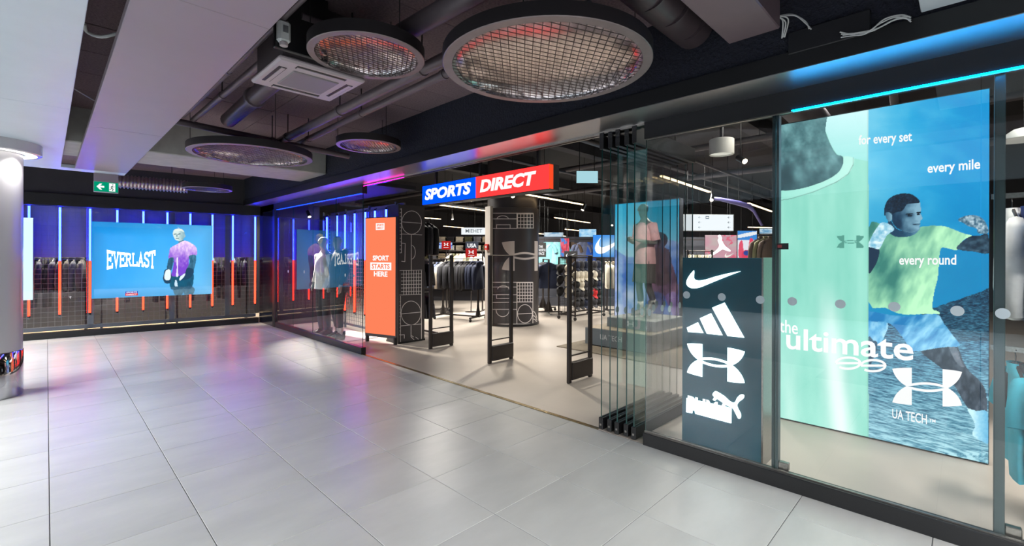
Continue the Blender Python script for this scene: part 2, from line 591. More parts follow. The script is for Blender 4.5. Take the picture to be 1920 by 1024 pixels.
for a in range(-7, 15):
    for b in range(-5, 5):
        x, y = TX0 + b * TILE, TY0 + a * TILE
        Dd = .7109 * (x + .3) + .7032 * (y + .3); Rr = .7032 * (x + .3) - .7109 * (y + .3)
        if Dd < .9 or Rr / Dd < -1.45 or Rr / Dd > 1.5: continue
        src = tcut if b == 4 else tfull
        o = src if first[src] else src.copy()
        if not first[src]: COL.objects.link(o)
        first[src] = False
        o.parent = fl
        o.location = Vector((x, y, 0)) - fl.location
sf = structure(MB().box((FX + .0, -3.5, -.06), (19.0, 19.5, -.001)).build('floor', m_shopfloor))
tag(MB().box((FX - .012, 2.27, -.01), (FX + .03, 6.47, .004)).build('trim_1', m_brass), 'brass threshold strip between the tiles and the shop floor', None, kind='structure')

# ---- ceiling slab with boards
ce = structure(MB().box((-6.5, -3.5, SLAB + .03), (FX, 12.2, SLAB + .25)).build('ceiling', m_dark))
bd = MB().box((.004, .004, 0), (1.196, .596, .03)).build('panel', m_slab, loc=(0, 0, 0))
k = 0
for i in range(-1, 3):
    for j in range(0, 19):
        x, y = -.6 + i * 1.2 + (0), .2 + j * .6
        if i < 0 and j < 3: continue
        o = bd if k == 0 else bd.copy()
        if k: COL.objects.link(o)
        o.parent = ce
        o.location = Vector((x, y, SLAB + random.uniform(0, .006))) - ce.location
        k += 1

# ---- concrete cross beam, white bulkheads
structure(MB().bbox((-6, 7.0, 2.735), (3.02, 8.0, SLAB + .02), .012).build('trim_2', m_conc), 'grey board-marked concrete beam across the walkway ceiling')
m_white_shaded = M('shaded_bulkhead_paint', (150, 136, 143), .4, var=.03, scale=3)  # same white paint, with the narrow bulkhead's shade mixed into the colour
def panels(name, x0, x1, ys, z0, z1, label, m_white=m_white):
    root = bpy.data.objects.new(name, None); COL.objects.link(root)
    root.location = ((x0 + x1) / 2, ys[0], z0)
    structure(root, label)
    for a, b in zip(ys[:-1], ys[1:]):
        MB().bbox((x0, a + .0015, z0), (x1, b - .0015, z1), .003).build('panel', m_white, root)
    return root
panels('trim_3', -3.6, .135, [-3.4, 1.2, 5.2, 8.74], 2.68, 2.73, 'broad white ceiling bulkhead on the left above the column')
panels('trim_4', .27, .82, [-3.4, 2.6, 5.74, 8.74], 2.68, 2.73, 'narrow white ceiling bulkhead, its shade put into the paint, beside the round lights', m_white_shaded)
MB().bbox((-3.6, 8.745, 2.68), (.82, 9.0, 2.73), .003).build('panel', m_white, bpy.data.objects['trim_4'])

# ---- facade beam, soffit, header
w = MB().box((3.02, -3.5, 2.66), (3.34, 11.6, SLAB + .1)).build('wall_right', m_rough); structure(w)
structure(MB().box((2.995, -3.5, 2.567), (3.02, 11.6, 2.672)).build('trim_5', m_blackp), 'smooth black fascia along the foot of the shop front beam')
structure(MB().box((2.997, -3.5, 2.563), (FX + .02, 11.3, 2.575)).build('trim_6', m_soffit), 'satin soffit strip above the shop front glass')
hd = MB(); hd.box((FX - .02, -3.5, 2.43), (FX + .06, 1.83, 2.5645)); hd.box((FX - .02, 6.48, 2.43), (FX + .06, 11.25, 2.5645))
structure(hd.build('trim_7', m_blackp), 'black header profile above the shop front glass')
structure(MB().box((FX + .06, -3.5, 2.6), (FX + .14, 11.6, 3.7)).build('wall_front', m_dark))
tr = MB()
for dx in (0, .05):
    tr.box((FX - .005 + dx, 1.83, 2.545), (FX + .02 + dx, 6.48, 2.563))
structure(tr.build('trim_8', m_steel), 'steel sliding track over the open doorway')

def pane(mb, a, b, th=.011):
    mb.m = 0
    mb.box(a, b)
def glass_pane(x, y0, y1, z0, z1, parent, th=.011, name='pane'):
    """a pane in a plane of constant x: clear faces, green edges"""
    y0, y1 = sorted((y0, y1))
    mb = MB()
    a, b = x - th / 2, x + th / 2
    vs = [(a, y0, z0), (b, y0, z0), (b, y1, z0), (a, y1, z0), (a, y0, z1), (b, y0, z1), (b, y1, z1), (a, y1, z1)]
    fs = [(3, 2, 1, 0), (4, 5, 6, 7), (0, 1, 5, 4), (1, 2, 6, 5), (2, 3, 7, 6), (3, 0, 4, 7)]
    mb.add(vs, fs); mb.mi = [1, 1, 1, 0, 1, 0]
    return mb.build(name, [m_glass, m_edge], parent)
def win(name, loc, label):
    o = bpy.data.objects.new(name, None); COL.objects.link(o); o.location = loc
    return structure(o, label)
W1 = win('window_1', (FX, 8.3, 0), 'glazed shop front left of the doorway')
ys = [6.485, 7.41, 8.34, 9.27, 10.2]
for a, b in zip(ys[:-1], ys[1:]):
    glass_pane(FX, a + .002, b - .002, .10, 2.435, W1)
MB().bbox((FX - .03, 6.48, 0), (FX + .05, 10.2, .105), .004).build('base', m_black, W1)
W2 = win('window_2', (FX, 0, 0), 'glazed shop front right of the doorway')
for a, b in ((.896, 1.824), (-.047, .896), (-1.0, -.047), (-1.95, -1.0)):
    glass_pane(FX, a + .002, b - .002, .095, 2.432, W2)
MB().bbox((FX - .03, -3.4, 0), (FX + .05, 1.83, .10), .004).build('base', m_black, W2)
MB().bbox((FX - .006, -3.4, .10), (FX + .012, 1.83, .108), .001).build('gasket', m_steel, W2)
MB().bbox((FX - .006, -3.4, 2.424), (FX + .012, 1.83, 2.432), .001).build('gasket', m_steel, W2)
m_post = M('green_grey_post', (58, 74, 76), .35, .3)
for y in (.905, -.115):
    MB().bbox((FX + .03, y - .02, .10), (FX + .085, y + .02, 2.5), .003).build('post', m_post, W2)
    MB().bbox((FX + .03, y - .08, .10), (FX + .07, y - .02, .15), .004).build('bracket', m_steel, W2)
# round manifestation dots on the glass
m_dot = M('frosted_dot', (176, 190, 196), .5)
def dots(px, W, x):
    for a, b in px:
        P = onX(a, b, x)
        mb = MB()
        n = 20; r = .027
        mb.prism([(x - .0065, P[1] + r * math.cos(2 * pi * k / n), P[2] + r * math.sin(2 * pi * k / n)) for k in range(n)], (-.0006, 0, 0))
        mb.build('sticker_dot', m_dot, W)
dots([(1288, 553), (1354, 557), (1426, 562), (1486, 565), (1576, 570), (1677, 575), (1795, 583), (1880, 588)], W2, FX)
dots([(541, 509), (571, 510), (604, 513), (648, 516), (665, 517)], W1, FX)
# dark corner between the two glazed fronts
structure(MB().bbox((FX - .04, 10.2, 0), (FX + .06, 10.32, 2.44), .004).build('trim_9', m_black), 'black corner post of the left shop front')
structure(MB().box((FX - .02, 10.32, 0), (FX + .05, 11.22, 2.6)).build('wall_corner', M('black_gloss_panel', (16, 18, 26), .12)))

# lit edge lines along the door head and glass heads
MB().box((FX - .027, -.7, 2.426), (FX - .019, .80, 2.430)).build('light_line', emis('cyan_line', hdr=(.004, 6.5, 17)), W2)
MB().box((FX - .027, 6.50, 2.426), (FX - .019, 10.15, 2.431)).build('light_line', emis('blue_line', hdr=(.01, .12, 3.0)), W1)
MB().box((FX - .012, 5.35, 2.536), (FX - .004, 6.46, 2.540)).build('light_line', emis('magenta_line', hdr=(4.0, .03, 1.8)), bpy.data.objects['trim_8'])
# ---- far left shop front (slightly turned)
BL = np.array([-.27, 11.605]); BR = np.array([3.261, 11.18])
be = (BR - BL) / np.linalg.norm(BR - BL); bn = np.array([-be[1], be[0]])
def bw(s, off=0.0, z=0.0):
    p = BL + be * s + bn * off
    return (p[0], p[1], z)
def bpx(px, py, off):
    a = bw(0, off); b = bw(1, off)
    P = onPl(px, py, a, b)
    return float((P[:2] - np.array(bw(0, off)[:2])) @ be), float(P[2])
def bbox_bw(mb, s0, s1, o0, o1, z0, z1):
    pts = [bw(s0, o0, z0), bw(s1, o0, z0), bw(s1, o1, z0), bw(s0, o1, z0)]
    return mb.prism(pts, (0, 0, z1 - z0))
mb = MB(); bbox_bw(mb, -4, 3.62, -.10, .12, 2.36, 2.57); structure(mb.build('trim_10', m_blackp), 'black header above the far left shop window')
mb = MB(); bbox_bw(mb, -4, 3.66, -.06, .16, 2.57, SLAB + .1); structure(mb.build('wall_left', M('charcoal_wall', (44, 44, 47), .8, var=.08, scale=5)))
W3 = win('window_3', bw(1.7), 'far left shop window with light tubes and mesh')
mb = MB(); bbox_bw(mb, -4, 3.6, -.04, .10, 0, .105); mb.build('base', m_black, W3)
for s0, s1 in ((-3.2, -1.9), (-1.9, -.5), (-.5, .80), (.80, 2.06), (2.06, 3.02), (3.02, 3.58)):
    mb = MB(); bbox_bw(mb, s0 + .002, s1 - .002, -.006, .006, .105, 2.37); mb.build('pane', m_glass2, W3)
for s in (.83, 2.07, 3.05):
    mb = MB(); bbox_bw(mb, s - .045, s + .045, .30, .34, .10, 2.36); mb.build('frame_post', m_alu, W3)
mb = MB(); bbox_bw(mb, -4, 3.6, .30, .34, .10, .17); mb.build('frame_rail', m_alu, W3)
m_wire = M('mesh_wire', (120, 124, 132), .45, .5)
def wiregrid(mb, P0, U, V, nu, nv, t=.006):
    P0, U, V = Vector(P0), Vector(U), Vector(V)
    for i in range(nu + 1):
        a = P0 + U * (i / nu); mb.bar(a, a + V, t, t)
    for j in range(nv + 1):
        a = P0 + V * (j / nv); mb.bar(a, a + U, t, t)
    return mb
mb = MB(); wiregrid(mb, bw(-2.0, .37, .17), Vector(bw(3.58, .37, .17)) - Vector(bw(-2.0, .37, .17)), (0, 0, 2.2), 62, 25, .005)
o = mb.build('wire_mesh', m_wire, W3); o['kind'] = 'stuff'
# room behind that window
m_back = M('dark_display_wall', (30, 32, 44), .6, var=.1, scale=3)
mb = MB(); bbox_bw(mb, -4.2, 4.6, 1.9, 2.0, 0, SLAB + .1); structure(mb.build('wall_display', m_back))
mb = MB(); bbox_bw(mb, -4.2, -4.1, 0, 2, 0, SLAB + .1); structure(mb.build('wall_display_side', m_back))
mb = MB(); bbox_bw(mb, -4.2, 4.6, .0, 2.0, -.06, -.002); structure(mb.build('floor', M('window_floor', (196, 178, 150), .5, var=.06, scale=3)))
mb = MB(); bbox_bw(mb, -4.2, 4.6, .12, 2.0, 2.6, 2.7); structure(mb.build('ceiling', m_dark))

mb = MB(); bbox_bw(mb, -4, 3.6, .50, .53, 1.44, 2.58); structure(mb.build('wall_display_panel', M('display_panel_grey', (128, 128, 134), .6)))
# ---- opposite side and far end of the walkway
structure(MB().box((-6.7, -3.7, 0), (-6.5, 12.4, SLAB + .2)).build('wall_mall_opposite', M('opposite_fronts', (36, 37, 41), .5, var=.2, scale=1)))
structure(MB().box((-6.7, -3.7, 0), (FX, -3.5, SLAB + .2)).build('wall_mall_near', _mats['opposite_fronts']))
# ---- shop shell
structure(MB().box((18.2, -3.5, 0), (18.35, 19, 4)).build('wall_shop_right', M('shop_wall', (64, 66, 72), .8, var=.06, scale=2)))
structure(MB().box((FX + 1.0, 18.4, 0), (18.3, 18.55, 4)).build('wall_shop_back', _mats['shop_wall']))
structure(MB().box((FX + .0, -3.6, 0), (18.3, -3.45, 4)).build('wall_shop_near', _mats['shop_wall']))
structure(MB().box((FX + .05, -3.5, 3.62), (18.4, 18.6, 3.8)).build('ceiling', M('shop_ceiling', (26, 26, 30), .8, var=.2, scale=2)))
structure(MB().box((4.22, 10.45, 0), (4.30, 18.5, 3.62)).build('wall_shop_left', _mats['shop_wall']))
structure(MB().box((FX + .05, 10.32, 0), (4.3, 10.45, 2.6)).build('wall_window_end', m_back))
structure(MB().box((FX + .06, 6.5, 2.58), (4.3, 10.4, 2.64)).build('ceiling', m_dark))

# ---- round column with lit collar and mirror base
cx, cy, cr = -.459, 7.293, .283
c = bpy.data.objects.new('trim_11', None); COL.objects.link(c); c.location = (cx, cy, 0)
structure(c, 'round white column at the left edge with mirror-polished base')
MB().lathe([(cr, .475), (cr, 2.68)], (cx, cy, 0), 64).build('shaft', m_col, c, smooth=True)
MB().lathe([(cr + .002, 0), (cr + .006, .01), (cr + .006, .47), (cr, .478)], (cx, cy, 0), 64).build('mirror_base', m_chrome, c, smooth=True)
MB().lathe([(cr + .002, 2.57), (cr + .03, 2.57), (cr + .03, 2.568), (cr + .135, 2.568), (cr + .145, 2.575), (cr + .145, 2.68)], (cx, cy, 0), 64).build('collar', m_col, c, smooth=True)
MB().lathe([(cr + .02, 2.566), (cr + .105, 2.566)], (cx, cy, 0), 64).build('light_ring', emis('collar_glow', (255, 252, 246), 4), c)
lamp('column_collar_light', 'SPOT', (cx + .30, cy - .26, 2.55), 9, (1, .98, .95), .04, rot=(math.radians(12), 0, math.radians(50)), spot=110)

# ================================================================== MALL CEILING THINGS
m_rim = M('lamp_rim', (128, 116, 116), .42, .35, var=.08, scale=14)
m_rimside = M('lamp_rim_side', (30, 26, 28), .5)
m_reflect = M('lamp_reflector', (206, 195, 195), .17, 1, var=.08, scale=5, bump=.05)
m_mesh = M('lamp_mesh', (70, 62, 62), .4, .6)
m_cable = M('thin_black_wire', (12, 12, 12), .6)
def round_lamp(x, y, z, R, label, turn=0.0, a0=.6):
    t = thing('round_ceiling_lamp', label, 'lamp', (x, y, z), 'round mesh lamps under the mall ceiling')
    c = (x, y, z)
    mb = MB()
    w = .055 if R > .5 else .042
    mb.lathe([(R - w, .0), (R - .004, .0), (R, .004)], c, 72)
    mb.build('rim', m_rim, t, smooth=True)
    MB().lathe([(R, .004), (R, .075), (R - .01, .075), (R - .01, .02)], c, 72).build('side_band', m_rimside, t, smooth=True)
    MB().lathe([(R - w, .0), (R - w, .02), (R - w - .02, .045), (R * .8, R * .13), (R * .6, R * .19), (R * .4, R * .23), (R * .2, R * .255), (.001, R * .265)], c, 60).build('reflector', m_reflect, t, smooth=True)
    # expanded-metal mesh
    mb = MB(); r = R - w + .004
    s = .0425 if R > .5 else .030
    ca, sa = math.cos(turn), math.sin(turn)
    for d in (math.radians(32), math.radians(-32)):
        ux, uy = math.cos(d), math.sin(d)
        k = int(r / s) + 1
        for i in range(-k, k + 1):
            q = i * s
            if abs(q) >= r: continue
            L = math.sqrt(r * r - q * q)
            a = (-uy * q - ux * L, ux * q - uy * L); b = (-uy * q + ux * L, ux * q + uy * L)
            A = [(x + p[0] * ca - p[1] * sa, y + p[0] * sa + p[1] * ca, z + .012) for p in (a, b)]
            mb.bar(A[0], A[1], .004, .0026)
    o = mb.build('mesh', m_mesh, t); o['kind'] = 'stuff'
    for k in range(3):
        a = 2 * pi * k / 3 + a0
        q = (x + (R - .02) * math.cos(a), y + (R - .02) * math.sin(a))
        MB().tube([(q[0], q[1], z + .07), (q[0], q[1], SLAB + .02)], .003, 5).build('wire', m_cable, t)
    return t
round_lamp(2.07, 1.77, 2.6, .605, 'largest round mesh ceiling lamp nearest the shop front', .2, pi / 2)
round_lamp(1.41, 2.67, 2.73, .35, 'smaller round mesh lamp left of the largest one, beside the air conditioner', .5)
round_lamp(1.58, 5.55, 2.57, .60, 'wide round mesh lamp hanging before the grey concrete beam', .1)
round_lamp(2.56, 4.81, 2.72, .35, 'small round mesh lamp against the dark beam, right of the concrete beam end', .3)
round_lamp(1.87, 8.92, 2.57, .35, 'farthest round mesh lamp behind the concrete beam above the light wall', .3)

# ceiling cassette air conditioner
m_acw = M('ac_plastic', (176, 164, 166), .45)
t = thing('air_conditioner', 'square white ceiling cassette air conditioner between pipes and round lamp', 'air conditioner', (1.28, 3.27, 2.70))
x0, x1, y0, y1, z = 1.0, 1.565, 2.99, 3.56, 2.70
MB().bbox((x0 + .03, y0 + .03, z + .03), (x1 - .03, y1 - .03, SLAB + .02), .01).build('body', M('ac_body', (70, 62, 64), .6), t)
mb = MB()
MB().bbox((x0, y0, z), (x1, y1, z + .034), .012).build('fascia', m_acw, t)
MB().bbox((x0 + .13, y0 + .13, z - .008), (x1 - .13, y1 - .13, z + .005), .006).build('intake_grille', M('ac_grille', (128, 120, 122), .5), t)
for (a, b, cc, d) in ((x0 + .12, y0 + .035, x1 - .12, y0 + .085), (x0 + .12, y1 - .085, x1 - .12, y1 - .035), (x0 + .035, y0 + .12, x0 + .085, y1 - .12), (x1 - .085, y0 + .12, x1 - .035, y1 - .12)):
    s_ = MB().box((a, b, z - .002), (cc, d, z + .01)).build('air_slot', m_black, t)
    mx, my = (a + cc) / 2, (b + d) / 2
    if cc - a > d - b: MB().box((a + .006, my - .006, z - .006), (cc - .006, my + .018, z - .002)).build('flap', m_acw, s_)
    else: MB().box((mx - .006, b + .006, z - .006), (mx + .018, d - .006, z - .002)).build('flap', m_acw, s_)
MB().box((1.25, 3.455, z - .010), (1.33, 3.463, z - .008)).build('badge', m_steel, t)
# bracket rods
for a, b in ((x0 + .06, y0 + .06), (x1 - .06, y0 + .06), (x0 + .06, y1 - .06), (x1 - .06, y1 - .06)):
    MB().tube([(a, b, z + .03), (a, b, SLAB + .02)], .006, 6).build('hanger_rod', m_rimside, t)

# alarm sounder on a dark mounting box
ap = onY(517, 74, 3.02)
ax, az = float(ap[0]), float(ap[2])
t = thing('alarm_sounder', 'small white alarm sounder box beside the air conditioner', 'alarm', (ax, 2.95, az - .06))
MB().bbox((ax - .035, 2.86, az - .065), (ax + .035, 2.915, az + .065), .014).build('case', M('alarm_white', (205, 208, 206), .4), t)
MB().lathe([(.001, .0), (.022, .0), (.024, .01), (.024, .02)], (ax, 2.885, az - .083), 20).build('speaker_cup', m_acw, t, smooth=True)
MB().box((ax - .012, 2.855, az - .01), (ax + .016, 2.861, az + .03)).build('indicator', M('alarm_grey', (110, 112, 114), .4), t)
MB().bbox((ax - .04, 2.915, az - .09), (ax + .28, 2.945, SLAB + .03), .004).build('mounting_plate', m_black, t)

# pipes along and across the ceiling
def pipe(path, r, label, collars=True, mat=None, clamp=True):
    P = [Vector(p) for p in path]
    t = thing('ceiling_pipe', label, 'pipe', path[0], 'painted pipes under the mall ceiling')
    MB().tube(P, r, 14).build('pipe_run', mat or m_pipe, t, smooth=True)
    L = (P[-1] - P[0]).length
    n = max(2, int(L / 1.3))
    for i in range(1, n):
        p = P[0].lerp(P[-1], i / n); d = (P[-1] - P[0]).normalized() * .02
        if len(P) == 2:
            MB().tube([p - d, p + d], r * 1.22, 14).build('coupling', m_pipe, t, smooth=True)
            if clamp: MB().tube([p + Vector((0, 0, r)), (p.x, p.y, SLAB + .02)], .006, 6).build('hanger_rod', m_rimside, t)
    return t
pipe([(1.92, 1.48, 2.86), (1.97, 6.95, 2.86)], .042, 'thicker of the twin grey pipes running along the ceiling to the concrete beam')
pipe([(2.10, 1.48, 2.88), (2.22, 6.95, 2.88)], .032, 'thinner of the twin grey pipes running beside the shop front beam')
pipe([(1.10, 3.62, 2.90), (1.07, 5.72, 2.90)], .026, 'grey pipe from the air conditioner towards the concrete beam')
pipe([(.98, 2.4, 2.90), (.97, 5.66, 2.90)], .020, 'thin grey pipe next to the narrow white bulkhead')
pipe([(1.68, 1.46, 2.95), (1.62, 2.9, 2.95), (1.64, 3.05, 3.02)], .062, 'large grey drain pipe between the two nearest round lamps')
pipe([(.90, 5.74, 2.86), (2.80, 5.80, 2.80)], .034, 'cross pipe spanning in front of the concrete beam')
pipe([(1.30, 3.62, 2.93), (1.36, 5.6, 2.93)], .075, 'fat grey duct pipe leaving the air conditioner', mat=m_duct)
pipe([(1.10, 2.92, 2.97), (1.78, 2.96, 2.97)], .024, 'short cross pipe behind the small round lamp')
pipe([(1.00, 3.0, 2.96), (1.22, 3.0, 2.96)], .03, 'stub pipe with a fitting above the alarm box')

# spiral duct and square duct that run into the beam
t = thing('spiral_duct', 'round spiral air duct running into the dark beam right of the largest lamp', 'duct', (1.2, 1.25, 2.98))
MB().tube([(.2, 1.24, 2.985), (2.98, 1.28, 2.985)], .125, 28).build('duct_run', m_duct, t, smooth=True)
for k in range(9):
    x = .9 + k * .24
    MB().tube([(x, 1.25, 2.985), (x + .012, 1.25, 2.985)], .129, 28).build('seam_ring', m_duct, t, smooth=True)
t = thing('square_duct', 'flat grey-brown rectangular duct between the spiral duct and white cables', 'duct', (1.2, .87, 2.75))
MB().bbox((.1, .735, 2.75), (2.83, 1.005, 3.10), .006).build('duct_run', m_ductbox, t)
MB().bbox((1.52, .728, 2.745), (1.55, 1.012, 3.11), .003).build('flange', m_ductbox, t)
for yy in (.72, 1.01):
    MB().bar((2.4, yy, 2.78), (2.4, yy, SLAB + .02), .02, .004).build('hanger_strap', m_steel, t)
# box on the beam and loose cables
t = tag(MB().bbox((2.985, .36, 2.655), (3.02, .735, 2.78), .004).build('cover_plate', M('cover_plate_black', (24, 25, 29), .5)), 'black cover plate screwed to the beam between two bundles of white cables', 'plate')
m_wc = M('white_cable', (196, 198, 196), .5)
def cable_bundle(paths, label, mat=m_wc, r=.0036):
    t = thing('cable_bundle', label, 'cable', paths[0][0], 'loose white cables under the mall ceiling')
    for p in paths:
        q = [Vector(a) for a in p]; out = []
        for i in range(len(q) - 1):
            p0 = q[max(i - 1, 0)]; p3 = q[min(i + 2, len(q) - 1)]
            for a in range(5):
                u = a / 5
                out.append(.5 * ((2 * q[i]) + (q[i + 1] - p0) * u + (2 * p0 - 5 * q[i] + 4 * q[i + 1] - p3) * u * u + (3 * q[i] - p0 - 3 * q[i + 1] + p3) * u ** 3))
        out.append(q[-1])
        MB().tube(out, r, 6).build('cable', mat, t, smooth=True)
    return t
def fb(px, py, X=2.96): return tuple(onX(px, py, X))
cable_bundle([[fb(1458, 32, 2.86), fb(1468, 40, 2.93), fb(1466, 72, 2.98)], [fb(1458, 31, 2.86), fb(1473, 42, 2.93), fb(1468, 70, 2.98)], [fb(1458, 30, 2.86), fb(1478, 36, 2.93), fb(1471, 70, 2.98)],
              [fb(1458, 32, 2.86), fb(1490, 29, 2.96), fb(1512, 45, 2.98), fb(1521, 55, 2.98)], [fb(1460, 30, 2.86), fb(1486, 27, 2.96), fb(1510, 40, 2.98), fb(1517, 54, 2.98)]],
             'white cables drooping from the rectangular duct to the black cover plate')
cable_bundle([[fb(1575, 60), fb(1610, 66), fb(1632, 58), fb(1658, 36), fb(1690, 28), fb(1708, 33)], [fb(1577, 70, 2.98), fb(1622, 62), fb(1650, 44), fb(1680, 32), fb(1708, 37)],
              [fb(1577, 64), fb(1628, 60), fb(1652, 50), fb(1684, 34), fb(1706, 31)], [fb(1580, 66), fb(1640, 55), fb(1670, 40), fb(1696, 34), fb(1708, 41)]],
             'coiled white cables on the beam right of the black cover plate')
cable_bundle([[tuple(onZ(158, 45, 2.8)), tuple(onZ(163, 60, 2.78)), tuple(onZ(190, 69, 2.76)), tuple(onZ(222, 62, 2.80))]], 'white cable looping across the gap between the two white bulkheads', r=.009)
cable_bundle([[tuple(onZ(138, 166, 2.9)), tuple(onZ(177, 189, 2.9))], [tuple(onZ(126, 250, 2.85)), tuple(onZ(149, 270, 2.85))]], 'thin white wires deep in the gap between the white bulkheads', r=.005)
# slim lit ceiling panel at the right
structure(MB().bbox((1.6, -2.6, 2.69), (3.0, .165, 2.75), .004).build('trim_12', m_white), 'white ceiling panel at the upper right above the shop front')

# ribbed flexible duct beyond the concrete beam
t = thing('ribbed_duct', 'silver ribbed duct beyond the concrete beam above the exit sign', 'duct', (1.2, 9.4, 2.7))
A = onZ(228, 342, 2.72); B = onZ(344, 352, 2.72)
A = Vector(A) + Vector((-.2, .3, .05)); B = Vector(B) + Vector((.1, .25, .05))
N = 92; path = [A.lerp(B, i / N) for i in range(N + 1)]
MB().tube(path, [.12 if i % 4 < 2 else .097 for i in range(N + 1)], 18).build('duct_run', M('silver_duct', (150, 140, 142), .3, .8), t, smooth='all')
for u in (.2, .8):
    p = A.lerp(B, u); MB().tube([(p.x, p.y, p.z + .1), (p.x, p.y, SLAB + .02)], .006, 6).build('hanger_rod', m_rimside, t)

# emergency exit sign at the end of the narrow bulkhead
t = thing('exit_sign', 'green emergency exit sign with arrow hanging under the white bulkhead end', 'sign', (.614, 8.97, 2.41))
x0, x1, z0, z1 = .481, .747, 2.415, 2.555
MB().bbox((x0 - .004, 8.975, z0 - .012), (x1 + .004, 9.0, z1 + .008), .003).build('sign_case', M('sign_case_white', (205, 205, 208), .4), t)
MB().box((x0, 8.972, z0), (x1, 8.976, z1)).build('green_face', emis('exit_green', (0, 150, 112), 1.0), t)
MB().bbox((x0 - .003, 8.97, z1 + .006), (x1 + .003, 9.0, 2.682), .003).build('hanger_box', M('sign_hanger', (150, 138, 146), .5), t)
m_wl = emis('sign_white_lit', (255, 255, 255), 1.0)
ex = lambda u, v: (x0 + (x1 - x0) * u, 8.9718, z0 + (z1 - z0) * v)
mb = MB()
mb.prism([ex(*p) for p in [(.10, .5), (.24, .82), (.34, .82), (.25, .60), (.42, .60), (.42, .40), (.25, .40), (.34, .18), (.24, .18)]], (0, -.001, 0))
mb.build('arrow', m_wl, t)
MB().box(ex(.62, .08), (ex(.88, .92)[0], 8.9708, ex(.88, .92)[2])).build('door_pictogram', m_wl, t)
mb = MB(); m_gd = emis('exit_green_dark', (0, 96, 76), .8)
rn = lambda u, v: (ex(u, v)[0], 8.9706, ex(u, v)[2])
strokes(mb, [[(.76, .66), (.73, .45)], [(.68, .50), (.74, .62), (.80, .56), (.85, .60)], [(.73, .45), (.79, .34), (.76, .14)], [(.73, .45), (.69, .30), (.63, .24)]], .035, rn, (0, -.001, 0))
mb.prism([rn(.775 + .025 * math.cos(k), .78 + .055 * math.sin(k)) for k in np.linspace(0, 2 * pi, 10)[:-1]], (0, -.001, 0))
mb.build('running_figure', m_gd, t)

# ================================================================== FAR LEFT WINDOW: LIGHT TUBES AND LIGHTBOXES
m_tubeB = emis('blue_led', None, 1.0, hdr=(.17, .36, 16))
m_tubeR = emis('red_led', None, 1.0, hdr=(6, .09, .034))
m_strip = M('tube_channel', (96, 100, 112), .5)
def tube_lamp(P, ztop, zmid, zbot, nrm, label, group):
    """one upright tube: a mounting channel, a blue upper and a red lower light"""
    t = thing('light_tube', label, 'lamp', (P[0], P[1], zbot), group)
    n = Vector((nrm[0], nrm[1], 0)); s = Vector((-n.y, n.x, 0))
    p = Vector((P[0], P[1], 0)); up = lambda z: Vector((0, 0, z))
    a = p - n * .018
    mb = MB(); w = .017
    mb.prism([a + s * w + up(zbot - .06), a - s * w + up(zbot - .06), a - s * w + up(ztop + .06), a + s * w + up(ztop + .06)], -n * .012)
    mb.build('channel', m_strip, t)
    MB().tube([p + up(zmid + .004), p + up(ztop)], .0165, 10).build('blue_tube', m_tubeB, t, smooth=True)
    MB().tube([p + up(zbot), p + up(zmid - .004)], .0165, 10).build('red_tube', m_tubeR, t, smooth=True)
    MB().tube([p + up(ztop), p + up(ztop + .035)], .019, 10).build('end_cap', m_black, t)
    MB().tube([p + up(zbot - .035), p + up(zbot)], .019, 10).build('end_cap', m_black, t)
    return t
TOPS = [(54.5, 384), (112.5, 388), (169, 391), (220, 394.5), (269, 397), (314, 400.5), (357, 403), (398.5, 406), (436.7, 408), (478.5, 409)]
TL = ['light tube half hidden beside the round column, blue above red', 'blue and red light tube between the column and the dark blue lightbox', 'blue and red light tube at the left edge of the boxing lightbox',
      'tube behind the boxing lightbox, leftmost of those cut by it', 'tube behind the boxing lightbox above its white lettering', 'tube behind the middle of the boxing lightbox',
      'tube behind the boxing lightbox above the printed boxer', 'tube at the right edge of the boxing lightbox', 'blue and red light tube just right of the boxing lightbox', 'blue and red light tube beside the black corner post']
for (a, b), lb in zip(TOPS, TL):
    s, z = bpx(a, b, .30)
    P = bw(s, .30)
    tube_lamp(P, 2.36, 1.375, .395, -bn, lb, 'upright light tubes in the far left window')
s0 = bpx(-60, 388, .30)[0]
tube_lamp(bw(-.62, .30), 2.36, 1.375, .395, -bn, 'light tube hidden behind the round column', 'upright light tubes in the far left window')

def lightbox(name, label, A, B, z0, z1, depth, back, group=None, mat=None, cat='lightbox'):
    """upright box from floor points A to B; front faces the side opposite to 'back' (2D unit vector)"""
    A = Vector((*A[:2], 0)); B = Vector((*B[:2], 0)); bk = Vector((*back[:2], 0))
    t = thing(name, label, cat, ((A + B) / 2 + Vector((0, 0, z0))), group)
    mb = MB(); f = bk * .004
    mb.prism([A + f + Vector((0, 0, z0)), B + f + Vector((0, 0, z0)), B + bk * depth + Vector((0, 0, z0)), A + bk * depth + Vector((0, 0, z0))], (0, 0, z1 - z0))
    mb.build('case', mat or m_alu, t)
    return t
# boxing lightbox
sA, zA = bpx(172, 414, .17); sB, zB = bpx(398, 425, .17)
z0 = bpx(172, 558, .17)[1]; z1 = zA
z0, z1 = .665, 2.115
t = lightbox('boxing_lightbox', 'wide blue lightbox with white arched lettering and a boxer in a purple shirt', bw(sA, .17), bw(sB, .17), z0, z1, .1, bn)
